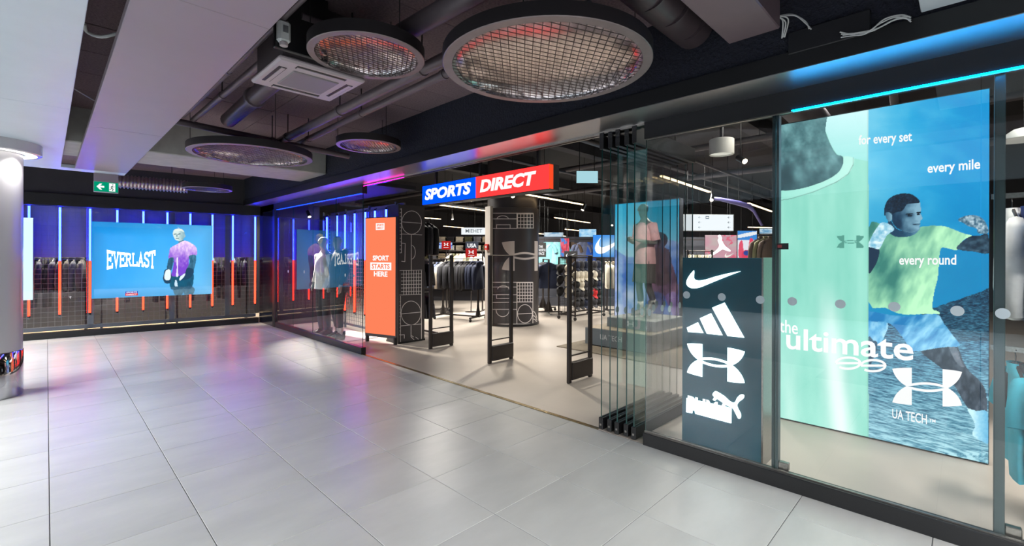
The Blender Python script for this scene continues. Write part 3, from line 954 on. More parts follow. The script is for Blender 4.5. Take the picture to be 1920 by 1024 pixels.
# frame edge
E4 = lambda x, y: (170 + x / 6.4, 410 + y / 6.4)
def paint_box(px, py, s, t_):
    im = Img(px, py)
    g = np.clip(.55 * s + .35 * (1 - t_) + .25 * (fbm(px / 30, py / 50, 5) - .45), 0, 1)
    im.c[:] = mixc((14, 148, 236), (124, 202, 252), g)
    edge = np.minimum.reduce([s * 8, (1 - s) * 8, t_ * 5, (1 - t_) * 5]).clip(0, 1)
    im.c *= (.88 + .12 * edge)[:, None]
    P = lambda *a: [E4(x, y) for x, y in a]
    dark = (14, 62, 92)
    skin = lambda X, Y: mixc((96, 146, 160), (212, 232, 228), np.clip(fbm(X / 2.2, Y / 2.6, 8) * 1.6 - .35, 0, 1))
    im.fill(P((1010, 830), (1230, 820), (1228, 910), (1125, 910), (1108, 850), (1100, 912), (1010, 914)), lambda X, Y: mixc((46, 86, 110), (96, 140, 160), fbm(X / 3, Y / 6, 2)))
    im.fill(P((965, 690), (1100, 660), (1230, 640), (1215, 830), (1110, 840), (965, 848)), lambda X, Y: mixc((0, 62, 88), (6, 104, 138), fbm(X / 4, Y / 7, 4)))
    im.fill(P((1062, 330), (1120, 300), (1100, 230), (1050, 250), (1060, 300)), (84, 130, 150))
    im.fill(P((960, 350), (1050, 300), (1130, 265), (1230, 310), (1272, 360), (1270, 440), (1190, 448), (1175, 590), (1150, 650), (1060, 690), (970, 686), (985, 600), (998, 470), (935, 478), (945, 400)),
            lambda X, Y: mixc((122, 66, 204), (244, 216, 250), np.clip(1.15 - (Y - 450) / 42 + .9 * (fbm(X / 3.5, Y / 5, 9) - .5), 0, 1)))
    im.fill(P((1030, 480), (1050, 478), (1046, 600), (1050, 690), (1024, 690), (1034, 590)), (235, 226, 246))
    im.fill(P((940, 478), (996, 470), (985, 560), (955, 640), (915, 620), (918, 560)), lambda X, Y: mixc((18, 66, 94), (64, 120, 150), fbm(X / 2, Y / 5, 1)))
    im.fill(P((1180, 448), (1262, 440), (1258, 540), (1230, 620), (1160, 600), (1190, 520)), lambda X, Y: mixc((24, 74, 102), (88, 150, 180), fbm(X / 2, Y / 5, 6)))
    im.fill(P((890, 615), (960, 612), (968, 740), (940, 780), (890, 770), (868, 720), (880, 660)), dark)
    im.fill(P((905, 622), (955, 615), (960, 700), (940, 740), (895, 735), (885, 690)), (226, 240, 246))
    im.fill(P((1160, 590), (1240, 615), (1210, 700), (1150, 730), (1090, 740), (1062, 735), (1075, 700), (1130, 660)), dark)
    im.fill(P((1062, 735), (1078, 695), (1135, 655), (1120, 700), (1080, 740)), (220, 236, 246))
    im.fill(P((1013, 745), (1030, 740), (1044, 800), (1042, 812), (1010, 810)), (200, 224, 240))
    face = lambda X, Y: mixc((120, 164, 176), (214, 230, 226), np.clip(1.0 - (X - 333) / 13 + .5 * (fbm(X / 2.2, Y / 2.6, 8) - .5), 0, 1))
    im.fill(P((988, 165), (1000, 136), (1030, 122), (1072, 120), (1108, 136), (1126, 165), (1130, 205), (1118, 240), (1094, 262), (1060, 268), (1024, 258), (1002, 232), (990, 200)), face)
    im.fill(P((994, 160), (1006, 138), (1034, 124), (1072, 122), (1106, 138), (1122, 166), (1090, 150), (1030, 148)), (226, 236, 228))
    im.fill(P((1118, 190), (1136, 196), (1134, 222), (1116, 224)), (150, 184, 192))
    for ex_ in (1012, 1062): im.fill(P((ex_ - 14, 182), (ex_ + 14, 179), (ex_ + 14, 188), (ex_ - 12, 191)), (58, 96, 112))
    im.fill(P((1030, 190), (1040, 190), (1044, 216), (1026, 218)), (126, 164, 172))
    im.fill(P((1020, 234), (1058, 232), (1056, 241), (1024, 243)), (92, 122, 134))
    return im.c
off = bn * -.001
A3 = np.array(bw(sA, .168, z0)); B3 = np.array(bw(sB, .168, z0))
print_panel('printed_face', A3, B3 - A3, (0, 0, z1 - z0), 240, 156, paint_box, printmat('backlit_boxer', 1.2), t)
# arched white wordmark, drawn as slab letters
def slab_letters():
    y0, y1 = 0, 1
    G = {
     'E': ([[(.16, 0), (.16, 1)], [(.02, .94), (.86, .94), (.86, .72)], [(.02, .06), (.90, .06), (.90, .30)], [(.16, .52), (.62, .52)], [(.62, .38), (.62, .66)]], 1.0),
     'V': ([[(.16, .98), (.48, .06), (.80, .98)], [(.0, .95), (.34, .95)], [(.64, .95), (.98, .95)]], 1.0),
     'R': ([[(.16, 0), (.16, 1)], [(.0, .94), (.50, .94), (.72, .88), (.76, .74), (.70, .58), (.48, .52), (.16, .52)], [(.46, .52), (.76, .06), (.92, .06)], [(.0, .05), (.34, .05)]], 1.0),
     'L': ([[(.18, 0), (.18, 1)], [(.02, .95), (.38, .95)], [(.02, .06), (.84, .06), (.84, .34)]], .95),
     'A': ([[(.14, .02), (.48, .94), (.82, .02)], [(.28, .34), (.68, .34)], [(.0, .05), (.30, .05)], [(.64, .05), (.96, .05)]], 1.0),
     'S': ([[(.80, .70), (.76, .86), (.60, .94), (.30, .94), (.12, .82), (.14, .64), (.40, .54), (.66, .46), (.80, .32), (.76, .14), (.58, .06), (.28, .06), (.12, .16), (.10, .32)], [(.84, .70), (.84, .96)], [(.06, .04), (.06, .32)]], .95),
     'T': ([[(.46, 0), (.46, 1)], [(.02, .72), (.02, .94), (.90, .94), (.90, .72)], [(.26, .05), (.66, .05)]], .95)}
    out = []; x = 0
    for ch in 'EVERLAST':
        ls, w = G[ch]
        out.append((x, ls)); x += w + .02
    return out, x - .02
sl, tw = slab_letters()
w0 = bpx(200, 490, .166); w1 = bpx(291, 490, .166)
wc = (1.5 + (-488 + 479) / 76)
mb = MB()
zc = bpx(246, 487, .166)[1]
def to3(u, v):
    uu = u / tw; e = (2 * uu - 1)
    hh = .125 + .055 * e * e
    sx = w0[0] + (w1[0] - w0[0]) * uu
    return bw(sx, .1665, zc + (v - .5) * 2 * hh)
for x, ls in sl:
    L2 = []
    for ln in ls:
        L2.append([(x + a, b) for a, b in ln])
    strokes(mb, L2, .17, to3, tuple(np.array([*-bn, 0]) * .002))
emis('lit_white', (255, 255, 255), 1.05)
mb.build('wordmark', emis('wordmark_white', (250, 253, 255), 3.4), t)
# small two-line shop mark at its foot
s0, zz0 = bpx(235, 553, .166); s1, zz1 = bpx(258.5, 545, .166)
n3 = np.array([*-bn, 0])
mb = MB(); bbox_bw(mb, s0, s1, .1655, .167, .665 + .03, .665 + .075); mb.build('red_bar', emis('sign_red', (236, 28, 36), 1.0), t)
mb = MB(); bbox_bw(mb, s0, s1, .1655, .167, .665 + .075, .665 + .115); mb.build('blue_bar', emis('sign_blue', (4, 60, 190), 1.0), t)
O = np.array(bw(s0 + .012, .165)); U = np.array(bw(s1 - .012, .165)) - O
lettering('small_lettering', 'SPORTS', O + np.array([0, 0, .665 + .080]), U, (0, 0, .028), _mats['lit_white'], t, bold=.02, shear=.2, depth=.001, nrm=n3)
lettering('small_lettering', 'DIRECT', O + np.array([0, 0, .665 + .038]), U, (0, 0, .028), _mats['lit_white'], t, bold=.02, shear=.2, depth=.001, nrm=n3)
# bright white lightbox behind the column
sA, zA = bpx(62, 405, .17)
t = lightbox('white_lightbox', 'bright white lightbox mostly hidden by the round column', bw(-1.35, .17), bw(sA, .17), .69, 2.14, .1, bn)
mb = MB(); bbox_bw(mb, -1.35, sA, .167, .173, .69, 2.14); mb.build('lit_face', emis('lightbox_white', (206, 240, 255), 1.35), t)

# rails of dark clothes behind that window are built further down

# ================================================================== LEFT FACADE WINDOW: MESH WALL WITH TUBES
XW = 4.34
ms = thing('mesh_wall', 'tall wire mesh display wall behind the two mannequins', 'display wall', (XW, 8.7, 0))
mb = MB(); wiregrid(mb, (XW + .03, 7.24, .1), (0, 3.06, 0), (0, 0, 2.25), 40, 30, .006); o = mb.build('wire_mesh', m_wire, ms); o['kind'] = 'stuff'
MB().box((XW + .20, 7.24, 1.42), (XW + .23, 10.3, 2.45)).build('backing_panel', M('display_panel_grey'), ms)
for y in (7.24, 8.2, 9.2, 10.28):
    MB().box((XW + .04, y - .015, 1.6), (XW + .21, y + .015, 1.63)).build('spacer', m_alu, ms)
    MB().box((XW + .02, y - .02, 0), (XW + .05, y + .02, 2.45)).build('upright', m_alu, ms)
for z in (.08, 2.35):
    MB().box((XW + .02, 7.24, z - .02), (XW + .05, 10.3, z + .02)).build('cross_rail', m_alu, ms)
TP = [613, 632, 647, 665, 685, 703, 724]
TLB = ['leftmost tube on the mesh wall, behind the mannequin heads', 'second tube from the left on the mesh wall', 'tube on the mesh wall just right of the black hooded mannequin', 'long tube on the mesh wall nearest the orange lightbox, fully in view',
       'tube behind the left edge of the orange lightbox', 'tube rising above the middle of the orange lightbox', 'tube rising above the right edge of the orange lightbox']
for p, lb in zip(TP, TLB):
    d = onX(p, 400, XW)
    tube_lamp((XW, d[1]), 2.33, 1.40, .36, (-1, 0), lb, 'upright light tubes on the mesh wall')

# orange totem lightbox
m_or = emis('orange_lit', (255, 132, 92), 1.0)
A = Vector((3.90, 7.455, 0)); B = Vector((4.105, 6.79, 0)); d2 = (B - A).normalized(); bk = Vector((-d2.y, d2.x, 0))
if bk.x < 0: bk = -bk
t = lightbox('orange_lightbox', 'tall orange lightbox with white slogan beside the patterned pier', A, B, .10, 2.15, .045, bk, mat=M('totem_grey', (58, 54, 54), .5))
f = -bk * .001
mb = MB(); mb.prism([A + d2 * .012 + f + Vector((0, 0, .15)), B - d2 * .012 + f + Vector((0, 0, .15)), B - d2 * .012 + f + Vector((0, 0, 2.135)), A + d2 * .012 + f + Vector((0, 0, 2.135))], bk * .006); mb.build('lit_face', m_or, t)
for e in (A + d2 * .03, B - d2 * .03):
    MB().box((e.x - .0, e.y - .025, 0), (e.x + .045, e.y + .025, .12)).build('foot', m_black, t)
LW = (B - A).length
def oP(u, z, o=-.002): return np.array(A + d2 * (LW * u) + bk * o + Vector((0, 0, z)))
nb = np.array(-bk)
lw = _mats['lit_white']
for s_, u0, u1, z, h_, b_ in (('SPORT', .26, .78, 1.405, .088, .035), ('HERE', .30, .74, 1.135, .088, .035)):
    lettering('slogan', s_, oP(u0, z), oP(u1, z) - oP(u0, z), (0, 0, h_), lw, t, bold=b_, depth=.001, nrm=nb)
mb = MB(); mb.prism([oP(.18, 1.245), oP(.86, 1.245), oP(.86, 1.375), oP(.18, 1.375)], tuple(nb * .001)); mb.build('slogan_plate', lw, t)
lettering('slogan', 'STARTS', oP(.23, 1.267, -.0035), oP(.81, 1.267) - oP(.23, 1.267), (0, 0, .086), m_or, t, bold=.03, depth=.001, nrm=nb)
mb = MB(); mb.prism([oP(.36, 1.93), oP(.64, 1.93), oP(.64, 2.045), oP(.36, 2.045)], tuple(nb * .001)); mb.build('badge_plate', lw, t)
lettering('badge_text', 'SPORTS', oP(.385, 1.992, -.0035), oP(.615, 0) - oP(.385, 0), (0, 0, .040), m_or, t, bold=.03, shear=.2, depth=.001, nrm=nb)
lettering('badge_text', 'DIRECT', oP(.385, 1.942, -.0035), oP(.615, 0) - oP(.385, 0), (0, 0, .040), m_or, t, bold=.03, shear=.2, depth=.001, nrm=nb)

# patterned pier (court lines)
m_pier = M('pier_charcoal', (62, 58, 59), .36)
m_line = M('pier_white_line', (232, 226, 222), .5)
Yp = 6.82
pr_ = thing('patterned_pier', 'charcoal pier with white sports-court lines beside the orange lightbox', 'pier', (4.44, 7.1, 0))
MB().box((4.18, Yp, .02), (4.70, 7.2, 2.36)).build('body', m_pier, pr_)
MB().box((4.17, Yp - .006, 0), (4.71, 7.21, .03)).build('plinth', m_black, pr_)
MB().box((4.165, Yp - .012, .03), (4.19, Yp + .02, 2.37)).build('edge_trim', _mats['totem_grey'], pr_)
# line art in the crop's own units (293 x 1024 over the pixels 740..820, 380..660)
cr_ = lambda x, y: tuple(onY(740 + x * 80 / 293, 380 + y * 280 / 1024, Yp - .001))
def P3(x, y): return cr_(x, y)
mb = MB()
LN = [arc(116, 137, 68, 80, 0, 360, 28), [(48, 132), (184, 142)], [(44, 215), (188, 222)], [(114, 218), (114, 466)], arc(114, 340, 28, 48, -80, 80, 12),
      [(46, 278), (72, 280), (70, 405), (46, 402)], [(34, 466), (188, 462)], arc(112, 757, 68, 82, 0, 360, 28), [(42, 764), (184, 750)], [(40, 846), (186, 832)],
      [(112, 840), (112, 920), (136, 944)], [(116, 912), (130, 922)], [(144, 922), (172, 944)], [(30, 908), (66, 906), (66, 932)], [(40, 958), (184, 938)], [(28, 634), (186, 628)],
      [(46, 40), (46, 345)], [(40, 640), (40, 958)], [(184, 466), (184, 940)]]
for i in range(1, 8): LN.append([(46 + i * 17, 466), (46 + i * 17, 630)])
for i in range(1, 7): LN.append([(44, 466 + i * 24), (186, 463 + i * 24)])
for i in range(13): LN.append([(34, 44 + i * 25), (46, 44 + i * 25)])
for i in range(10): LN.append([(28, 680 + i * 25), (40, 680 + i * 25)])
strokes(mb, LN, 3.4, P3, (0, -.0015, 0))
mb.build('court_lines', m_line, pr_)

# illuminated shop sign on rods
XS = 3.55
t = thing('shop_sign', 'illuminated shop sign in blue and red with white italic capitals over the doorway', 'sign', (XS, 4.1, 2.178))
yl, ym, yr = 5.209, 4.115, 2.99
z0, z1 = 2.176, 2.422
MB().bbox((XS + .004, yr - .0, z0 - .008), (XS + .16, yl, z1 + .006), .004).build('sign_case', m_black, t)
m_sb = emis('sign_blue_lit', hdr=(0, .042, .9)); m_sr = emis('sign_red_lit', hdr=(.9, .022, .022))
MB().box((XS, ym, z0), (XS + .06, yl, z1)).build('blue_face', m_sb, t)
MB().box((XS, yr, z0), (XS + .06, ym, z1)).build('red_face', m_sr, t)
MB().box((XS + .0, yr - .004, z0), (XS + .06, yr, z1)).build('red_end', emis('sign_red_end', (255, 78, 40), 1.0), t)
lettering('lettering', 'SPORTS', (XS, yl - .06, z0 + .055), (0, -(yl - ym - .145), 0), (0, 0, .146), lw, t, bold=.045, shear=.18, depth=.003, nrm=(-1, 0, 0))
lettering('lettering', 'DIRECT', (XS, ym - .075, z0 + .055), (0, -(ym - yr - .25), 0), (0, 0, .146), lw, t, bold=.045, shear=.18, depth=.003, nrm=(-1, 0, 0))
for y in (5.0, 4.12, 3.2):
    MB().box((XS + .06, y - .015, z1), (XS + .09, y + .015, 3.63)).build('hanger_rod', m_black, t)
for y in (4.85, 4.55, 4.0, 3.7):
    MB().box((XS + .05, y - .08, z0 - .014), (XS + .10, y + .08, z0 - .006)).build('fixing', m_steel, t)

# stacked folding glass panels
for k in range(5):
    y = 2.235 - k * .078
    lb = ['rearmost of the five folded glass door panels, nearest the doorway', 'second folded glass door panel from the doorway', 'middle one of the five folded glass door panels', 'fourth folded glass door panel from the doorway', 'front folded glass door panel, nearest the fixed shop window'][k]
    xo = 3.345 + (.0, .01, .0, .015, .0)[k]
    t = thing('folding_glass_panel', lb, 'glass door', (xo + .56, y, 0), 'folded glass door panels')
    MB().bbox((xo, y - .021, .012), (xo + 1.13, y + .021, .112), .003).build('bottom_rail', m_black, t)
    MB().bbox((xo, y - .021, 2.415), (xo + 1.13, y + .021, 2.555), .003).build('top_rail', m_black, t)
    MB().box((xo - .003, y - .008, .045), (xo, y + .008, .06)).build('lock', m_steel, t)
    mb = MB(); th = .0055
    x0, x1 = xo + .012, xo + 1.118
    vs = [(x0, y - th, .112), (x1, y - th, .112), (x1, y + th, .112), (x0, y + th, .112), (x0, y - th, 2.415), (x1, y - th, 2.415), (x1, y + th, 2.415), (x0, y + th, 2.415)]
    mb.add(vs, [(3, 2, 1, 0), (4, 5, 6, 7), (0, 1, 5, 4), (1, 2, 6, 5), (2, 3, 7, 6), (3, 0, 4, 7)]); mb.mi = [1, 1, 0, 1, 0, 1]
    mb.build('pane', [m_glass, m_edge], t)
    for xx in (.25, .62, .98):
        mb = MB(); r = .03
        mb.prism([(xo + xx + r * math.cos(2 * pi * i / 18), y - th - .0005, 1.02 + r * math.sin(2 * pi * i / 18)) for i in range(18)], (0, -.0006, 0))
        mb.build('sticker_dot', m_dot, t)
    MB().box((xo + .1, y - .012, 0), (xo + .16, y + .012, .013)).build('floor_roller', m_steel, t)
    MB().box((xo + .95, y - .012, 0), (xo + 1.01, y + .012, .013)).build('floor_roller', m_steel, t)

# security gates
m_gate = M('gate_dark', (44, 38, 36), .42, .2, var=.06)
gp = None
for y, lb in ((6.112, 'leftmost of three dark security gates, next to the patterned pier'), (4.712, 'middle one of the three dark security gates in the doorway'), (3.33, 'security gate nearest the folded glass panels')):
    g = thing('security_gate', lb, 'security gate', (4.54, y, 0), 'anti-theft gates in the doorway')
    x0, x1 = 4.30, 4.775; h = 1.495
    MB().bbox((x0, y - .02, 0), (x0 + .055, y + .02, h), .006).build('upright', m_gate, g)
    MB().bbox((x1 - .055, y - .02, 0), (x1, y + .02, h), .006).build('upright', m_gate, g)
    MB().bbox((x0, y - .02, h), (x1, y + .02, h + .012), .003).build('top_bar', M('gate_top', (150, 142, 136), .35, .6), g)
    MB().bbox((x0 + .055, y - .03, .03), (x1, y + .03, .24), .008).build('base_box', m_gate, g)
    MB().bbox((x0 + .055, y - .012, .31), (x1 - .055, y + .012, .325), .002).build('cross_bar', m_gate, g)
    mb = MB(); th = .004
    a, b = x0 + .055, x1 - .055
    mb.add([(a, y - th, .325), (b, y - th, .325), (b, y + th, .325), (a, y + th, .325), (a, y - th, h), (b, y - th, h), (b, y + th, h), (a, y + th, h)],
           [(0, 1, 5, 4), (2, 3, 7, 6)])
    mb.build('clear_panel', m_glass2, g)

# brand tower behind the right window
XT = 3.585
m_tow = M('tower_gloss', (20, 82, 98), .24, var=.12, scale=1.3, spec=.3)
t = thing('brand_tower', 'dark glossy tower with four glowing white sports emblems behind the glass', 'display tower', (XT, 1.33, 0))
y0, y1 = 1.035, 1.625; hT = 1.487
MB().bbox((XT, y0, 0), (XT + .25, y1, hT), .003).build('body', m_tow, t)
MB().bbox((XT - .004, y0 - .004, 0), (XT + .255, y0 + .008, hT + .003), .001).build('side_trim', m_steel, t)
m_glow = emis('emblem_white', (236, 255, 255), 4)
tp = lambda px, py: np.array(onX(px, py, XT - .001))
C4 = lambda x, y: (1270 + x * 170 / 544, 490 + y * 320 / 1024)
def tr_box(xl, yt, xr, yb):
    a = tp(*C4((xl + xr) / 2, yt))[2]; b = tp(*C4((xl + xr) / 2, yb))[2]
    Ya = tp(*C4(xl, 500))[1]; Yb = tp(*C4(xr, 500))[1]
    return (XT - .001, Ya, b), (0, Yb - Ya, 0), (0, 0, a - b)
d_ = (-.005, 0, 0)
E4t = lambda poly: [tuple(tp(*C4(*q))) for q in poly]
sw = bez([((382, 60), (345, 62), (240, 86), (190, 104)), ((190, 104), (130, 122), (108, 118), (100, 100)), ((100, 100), (98, 82), (106, 66), (100, 54)), ((100, 54), (70, 84), (52, 115), (56, 136)),
          ((56, 136), (66, 168), (110, 168), (150, 152)), ((150, 152), (230, 118), (320, 82), (382, 60))])
mb = MB(); mb.prism(E4t(sw), d_); mb.build('tick_emblem', m_glow, t)
mb = MB()
for p in ([(58, 398), (124, 366), (157, 430), (66, 424)], [(136, 342), (203, 312), (272, 444), (178, 434)], [(210, 278), (284, 248), (402, 458), (302, 448)]):
    mb.prism(E4t(p), d_)
mb.build('three_bar_emblem', m_glow, t)
b1 = tr_box(60, 508, 405, 708)
mb = MB()
for p in place(UA, *b1): mb.prism(p, d_)
mb.build('crossed_arc_emblem', m_glow, t)
wpl = E4t([(56, 820), (326, 880), (324, 972), (108, 914), (106, 896), (92, 894), (90, 912), (54, 904)])
mb = MB(); mb.prism(wpl, d_); mb.build('wordmark_block', m_glow, t)
lb_ = tr_box(70, 838, 312, 905)
catpts = [(212, 800), (226, 780), (246, 786), (284, 810), (312, 836), (336, 848), (350, 840), (360, 818), (380, 800), (400, 802), (398, 822), (372, 842), (360, 862), (366, 884), (382, 916), (380, 940), (366, 942), (350, 912), (332, 880), (300, 866), (262, 840), (240, 826), (228, 836), (214, 830), (222, 814)]
mb = MB(); mb.prism(E4t(smoothpoly(catpts, 3)), d_); mb.build('leaping_cat_emblem', m_glow, t)
O = np.array(tp(*C4(64, 892))); O2 = np.array(tp(*C4(320, 958)))
lettering('wordmark', 'PUMA', O + [-.006, 0, .006], (0, (O2 - O)[1], (O2 - O)[2] * .38), (0, 0, .112), emis('emblem_cyan', (240, 253, 255), 1.6), t, bold=.04, depth=.001, nrm=(-1, 0, 0))

# big poster lightbox
XP = 4.77
t = lightbox('poster_lightbox', 'tall backlit poster of a boxer in a mint green shirt behind the glass', (XP, 1.262), (XP, -.112), .005, 2.72, .12, (1, 0), mat=M('poster_frame', (40, 52, 60), .4, .3))
K1 = lambda x, y: (1440 + x / 2.327, 180 + y / 2.327)
K2 = lambda x, y: (1620 + x / 3.792, 350 + y / 3.792)
K3 = lambda x, y: (1450 + x / 3.531, 590 + y / 3.531)
def paint_poster(px, py, s, t_):
    im = Img(px, py)
    # right half: blue sky
    sky = mixc((104, 196, 228), (0, 142, 206), np.clip((px - 1630) / 190 + .35 * (fbm(px / 40, py / 26, 11) - .45) + .1, 0, 1))
    low = mixc(sky, np.array((0, 124, 178), float), np.clip((py - 330) / 180, 0, 1) * .75)
    cl = np.clip(fbm((px + py * .6) / 38, (py - px * .35) / 20, 21) * 2.6 - 1.25, 0, 1) * np.clip(1 - (py - 250) / 330, .15, 1)
    im.c[:] = low * (1 - .26 * cl[:, None]) + np.array((150, 214, 236.)) * .26 * cl[:, None]
    # hill and ground
    hz = np.where(px > 1728, 586 - (px - 1728) * .36 + 5 * (fbm(px / 9, px * 0, 3) - .5), 600)
    g = py > hz
    depth = np.clip((py - 560) / 290, 0, 1)
    n = fbm(px / (2.6 + 3.2 * depth), py / (1.7 + 2.6 * depth), 31, 5)
    n2 = fbm(px / 26, py / 13, 41, 3)
    gr = mixc((4, 42, 74), (60, 136, 172), np.clip((n - .32) * 2.6 + .35 * (n2 - .5), 0, 1))
    gr2 = mixc((22, 92, 122), (172, 220, 230), np.clip((n - .20) * 2.2 + .5 * (n2 - .5) + .12, 0, 1))
    grd = gr * (1 - depth[:, None]) + gr2 * depth[:, None]
    im.c[g] = grd[g]
    dk = g & (px > 1725) & (py < 640)
    im.c[dk] *= .8
    P = lambda *a: [K2(x, y) for x, y in a]
    Q = lambda *a: [K3(x, y) for x, y in a]
    sk = lambda X, Y: mixc((10, 38, 58), (112, 152, 170), np.clip(fbm(X / 7, Y / 7, 6) * 1.5 - .35 + np.clip((X - 1690) / 60, -.2, .35), 0, 1))
    skd = lambda X, Y: mixc((14, 34, 50), (92, 104, 118), np.clip(fbm(X / 8, Y / 14, 16) * 1.8 - .5, 0, 1))
    # far leg and shorts
    im.fill(Q((632, 0), (720, 10), (760, 70), (745, 120), (715, 185), (690, 195), (655, 180), (632, 150)), lambda X, Y: mixc((58, 150, 206), (190, 230, 244), np.clip(fbm(X / 9, Y / 16, 4) * 1.6 - .3, 0, 1)))
    im.fill(Q((632, 150), (660, 170), (690, 190), (660, 300), (632, 330)), (30, 70, 96))
    im.fill(Q((960, 215), (1080, 205), (1195, 190), (1232, 240), (1262, 320), (1302, 380), (1360, 430), (1400, 490), (1414, 560), (1412, 645), (1340, 640), (1290, 620), (1250, 560), (1200, 470), (1150, 390), (1080, 330), (1000, 270)), skd)
    im.fill(Q((1165, 215), (1215, 225), (1240, 300), (1262, 345), (1235, 340), (1195, 290)), lambda X, Y: mixc((70, 86, 100), (136, 140, 150), fbm(X / 5, Y / 8, 5)))
    im.fill(Q((1284, 622), (1345, 638), (1412, 638), (1424, 720), (1426, 850), (1380, 838), (1330, 810), (1318, 780), (1335, 740), (1320, 690)), lambda X, Y: mixc((86, 170, 212), (196, 236, 246), np.clip(1.2 - (X - 1815) / 34 + .4 * (fbm(X / 4, Y / 4, 7) - .5), 0, 1)))
    shorts = lambda X, Y: mixc((32, 122, 184), (150, 212, 240), np.clip(.5 + .9 * (fbm((X + Y * .8) / 14, (Y - X * .3) / 26, 14) - .5) * 2 + (X - 1720) / 220, 0, 1))
    im.fill(Q((632, -20), (760, 0), (900, 12), (1075, -6), (1130, 60), (1190, 140), (1235, 206), (1150, 214), (1080, 222), (925, 242), (870, 170), (800, 80), (740, 50), (632, 40)), shorts)
    # shirt
    def shirt(X, Y):
        t0 = .62 + 1.1 * (fbm((X * 1.0 + Y * .5) / 20, (Y * .7 - X * .6) / 34, 23) - .5) + (X - 1690) / 260 + np.clip((Y - 480) / 260, -.2, .4)
        sh = np.exp(-(((X - 1668) / 30) ** 2 + ((Y - 520) / 46) ** 2)) * .75
        return mixc((52, 122, 112), (186, 244, 196), np.clip(t0 - sh, 0, 1))
    im.fill(P((30, 300), (120, 268), (200, 345), (260, 356), (330, 346), (395, 290), (450, 280), (530, 278), (600, 290), (700, 330), (768, 350), (720, 370), (690, 400), (662, 452), (600, 440), (545, 442), (532, 560), (522, 660), (497, 760), (486, 866), (520, 885), (536, 905), (440, 905), (330, 910), (240, 900), (150, 860), (30, 815)), shirt)
    # right arm and wrapped fist
    im.fill(P((690, 398), (760, 352), (830, 348), (880, 335), (890, 472), (780, 462), (660, 445)), lambda X, Y: mixc((12, 36, 56), (70, 104, 124), np.clip(fbm(X / 7, Y / 5, 12) * 1.6 - .4, 0, 1)))
    im.fill(P((668, 235), (720, 208), (790, 204), (840, 226), (872, 270), (882, 330), (812, 332), (800, 298), (740, 280), (704, 258)), lambda X, Y: mixc((40, 84, 110), (196, 216, 226), np.clip(fbm(X / 4, Y / 4, 13) * 2 - .5, 0, 1)))
    # neck, head
    hx = lambda X: (X - 1620) * 3.792
    hy = lambda Y: (Y - 350) * 3.792
    im.fill(P((185, 235), (232, 300), (330, 322), (384, 286), (402, 292), (372, 330), (330, 352), (262, 360), (205, 348), (160, 300)),
            lambda X, Y: mixc((16, 58, 88), (98, 150, 176), np.clip(.25 + (hx(X) - 300) / 150 + .6 * (fbm(X / 6, Y / 8, 61) - .5), 0, 1)))
    def face(X, Y):
        u, v = hx(X), hy(Y)
        t0 = .22 + (u - 245) / 190 + .5 * (fbm(X / 8, Y / 9, 19) - .5)
        t0 = t0 + .35 * np.exp(-((u - 385) / 16) ** 2 - ((v - 165) / 45) ** 2) + .25 * np.exp(-((u - 300) / 34) ** 2 - ((v - 232) / 26) ** 2) + .2 * np.exp(-((u - 330) / 50) ** 2 - ((v - 150) / 18) ** 2)
        t0 = t0 - .5 * np.exp(-((u - 322) / 28) ** 2 - ((v - 204) / 14) ** 2) - .4 * np.exp(-((u - 388) / 14) ** 2 - ((v - 190) / 12) ** 2) - .35 * np.exp(-((u - 250) / 26) ** 2 - ((v - 270) / 40) ** 2)
        t0 = t0 - .35 * np.exp(-((u - 372) / 24) ** 2 - ((v - 270) / 7) ** 2) - .22 * np.exp(-((u - 380) / 14) ** 2 - ((v - 245) / 6) ** 2) - .3 * np.exp(-((u - 350) / 40) ** 2 - ((v - 312) / 14) ** 2)
        return mixc((10, 46, 74), (128, 172, 194), np.clip(t0, 0, 1))
    im.fill(P((192, 196), (212, 150), (300, 118), (392, 110), (402, 140), (405, 166), (400, 186), (408, 206), (418, 226), (408, 238), (398, 242), (402, 256), (396, 264), (399, 274), (392, 284), (392, 300), (372, 318), (338, 326), (296, 322), (236, 296), (200, 250)), face)
    im.fill(P((143, 205), (148, 140), (172, 92), (226, 58), (300, 48), (352, 60), (388, 92), (396, 114), (356, 118), (312, 122), (290, 146), (272, 172), (226, 184), (204, 196), (198, 216), (176, 196)), lambda X, Y: mixc((2, 18, 34), (24, 66, 96), np.clip(fbm(X / 2, Y / 2, 66) * 1.4 - .35 + (hx(X) < 200) * .2, 0, 1)))
    im.fill(P((152, 192), (176, 182), (198, 200), (200, 232), (182, 248), (164, 236)), lambda X, Y: mixc((44, 92, 120), (130, 174, 194), np.clip((hx(X) - 150) / 50, 0, 1)))
    im.fill(P((300, 192), (345, 190), (348, 197), (304, 200)), (6, 24, 40)); im.fill(P((372, 182), (404, 180), (402, 188), (374, 190)), (6, 24, 40))
    im.fill(P((310, 203), (342, 202), (340, 211), (314, 212)), (10, 30, 46)); im.fill(P((376, 194), (398, 193), (396, 201), (379, 202)), (10, 30, 46))
    im.fill(P((348, 266), (396, 262), (396, 267), (352, 272)), (24, 54, 76))
    # left forearm and wrapped fist
    im.fill(P((30, 425), (106, 442), (98, 520), (62, 590), (30, 610)), (16, 44, 70))
    im.fill(P((100, 280), (125, 256), (160, 258), (200, 282), (214, 308), (160, 350), (112, 440), (70, 436), (30, 425), (34, 400), (62, 340)), lambda X, Y: mixc((110, 178, 208), (228, 246, 250), np.clip(fbm(X / 5, Y / 5, 17) * 1.7 - .3, 0, 1)))
    # left strip: close-up of the shirt
    L = px < 1628.5
    mint = mixc((130, 206, 188), (172, 232, 216), np.clip(.35 + .9 * (fbm(px / 26, py / 90, 51) - .45) + .25 * np.sin((px - 1457) / 3.1) * .12, 0, 1))
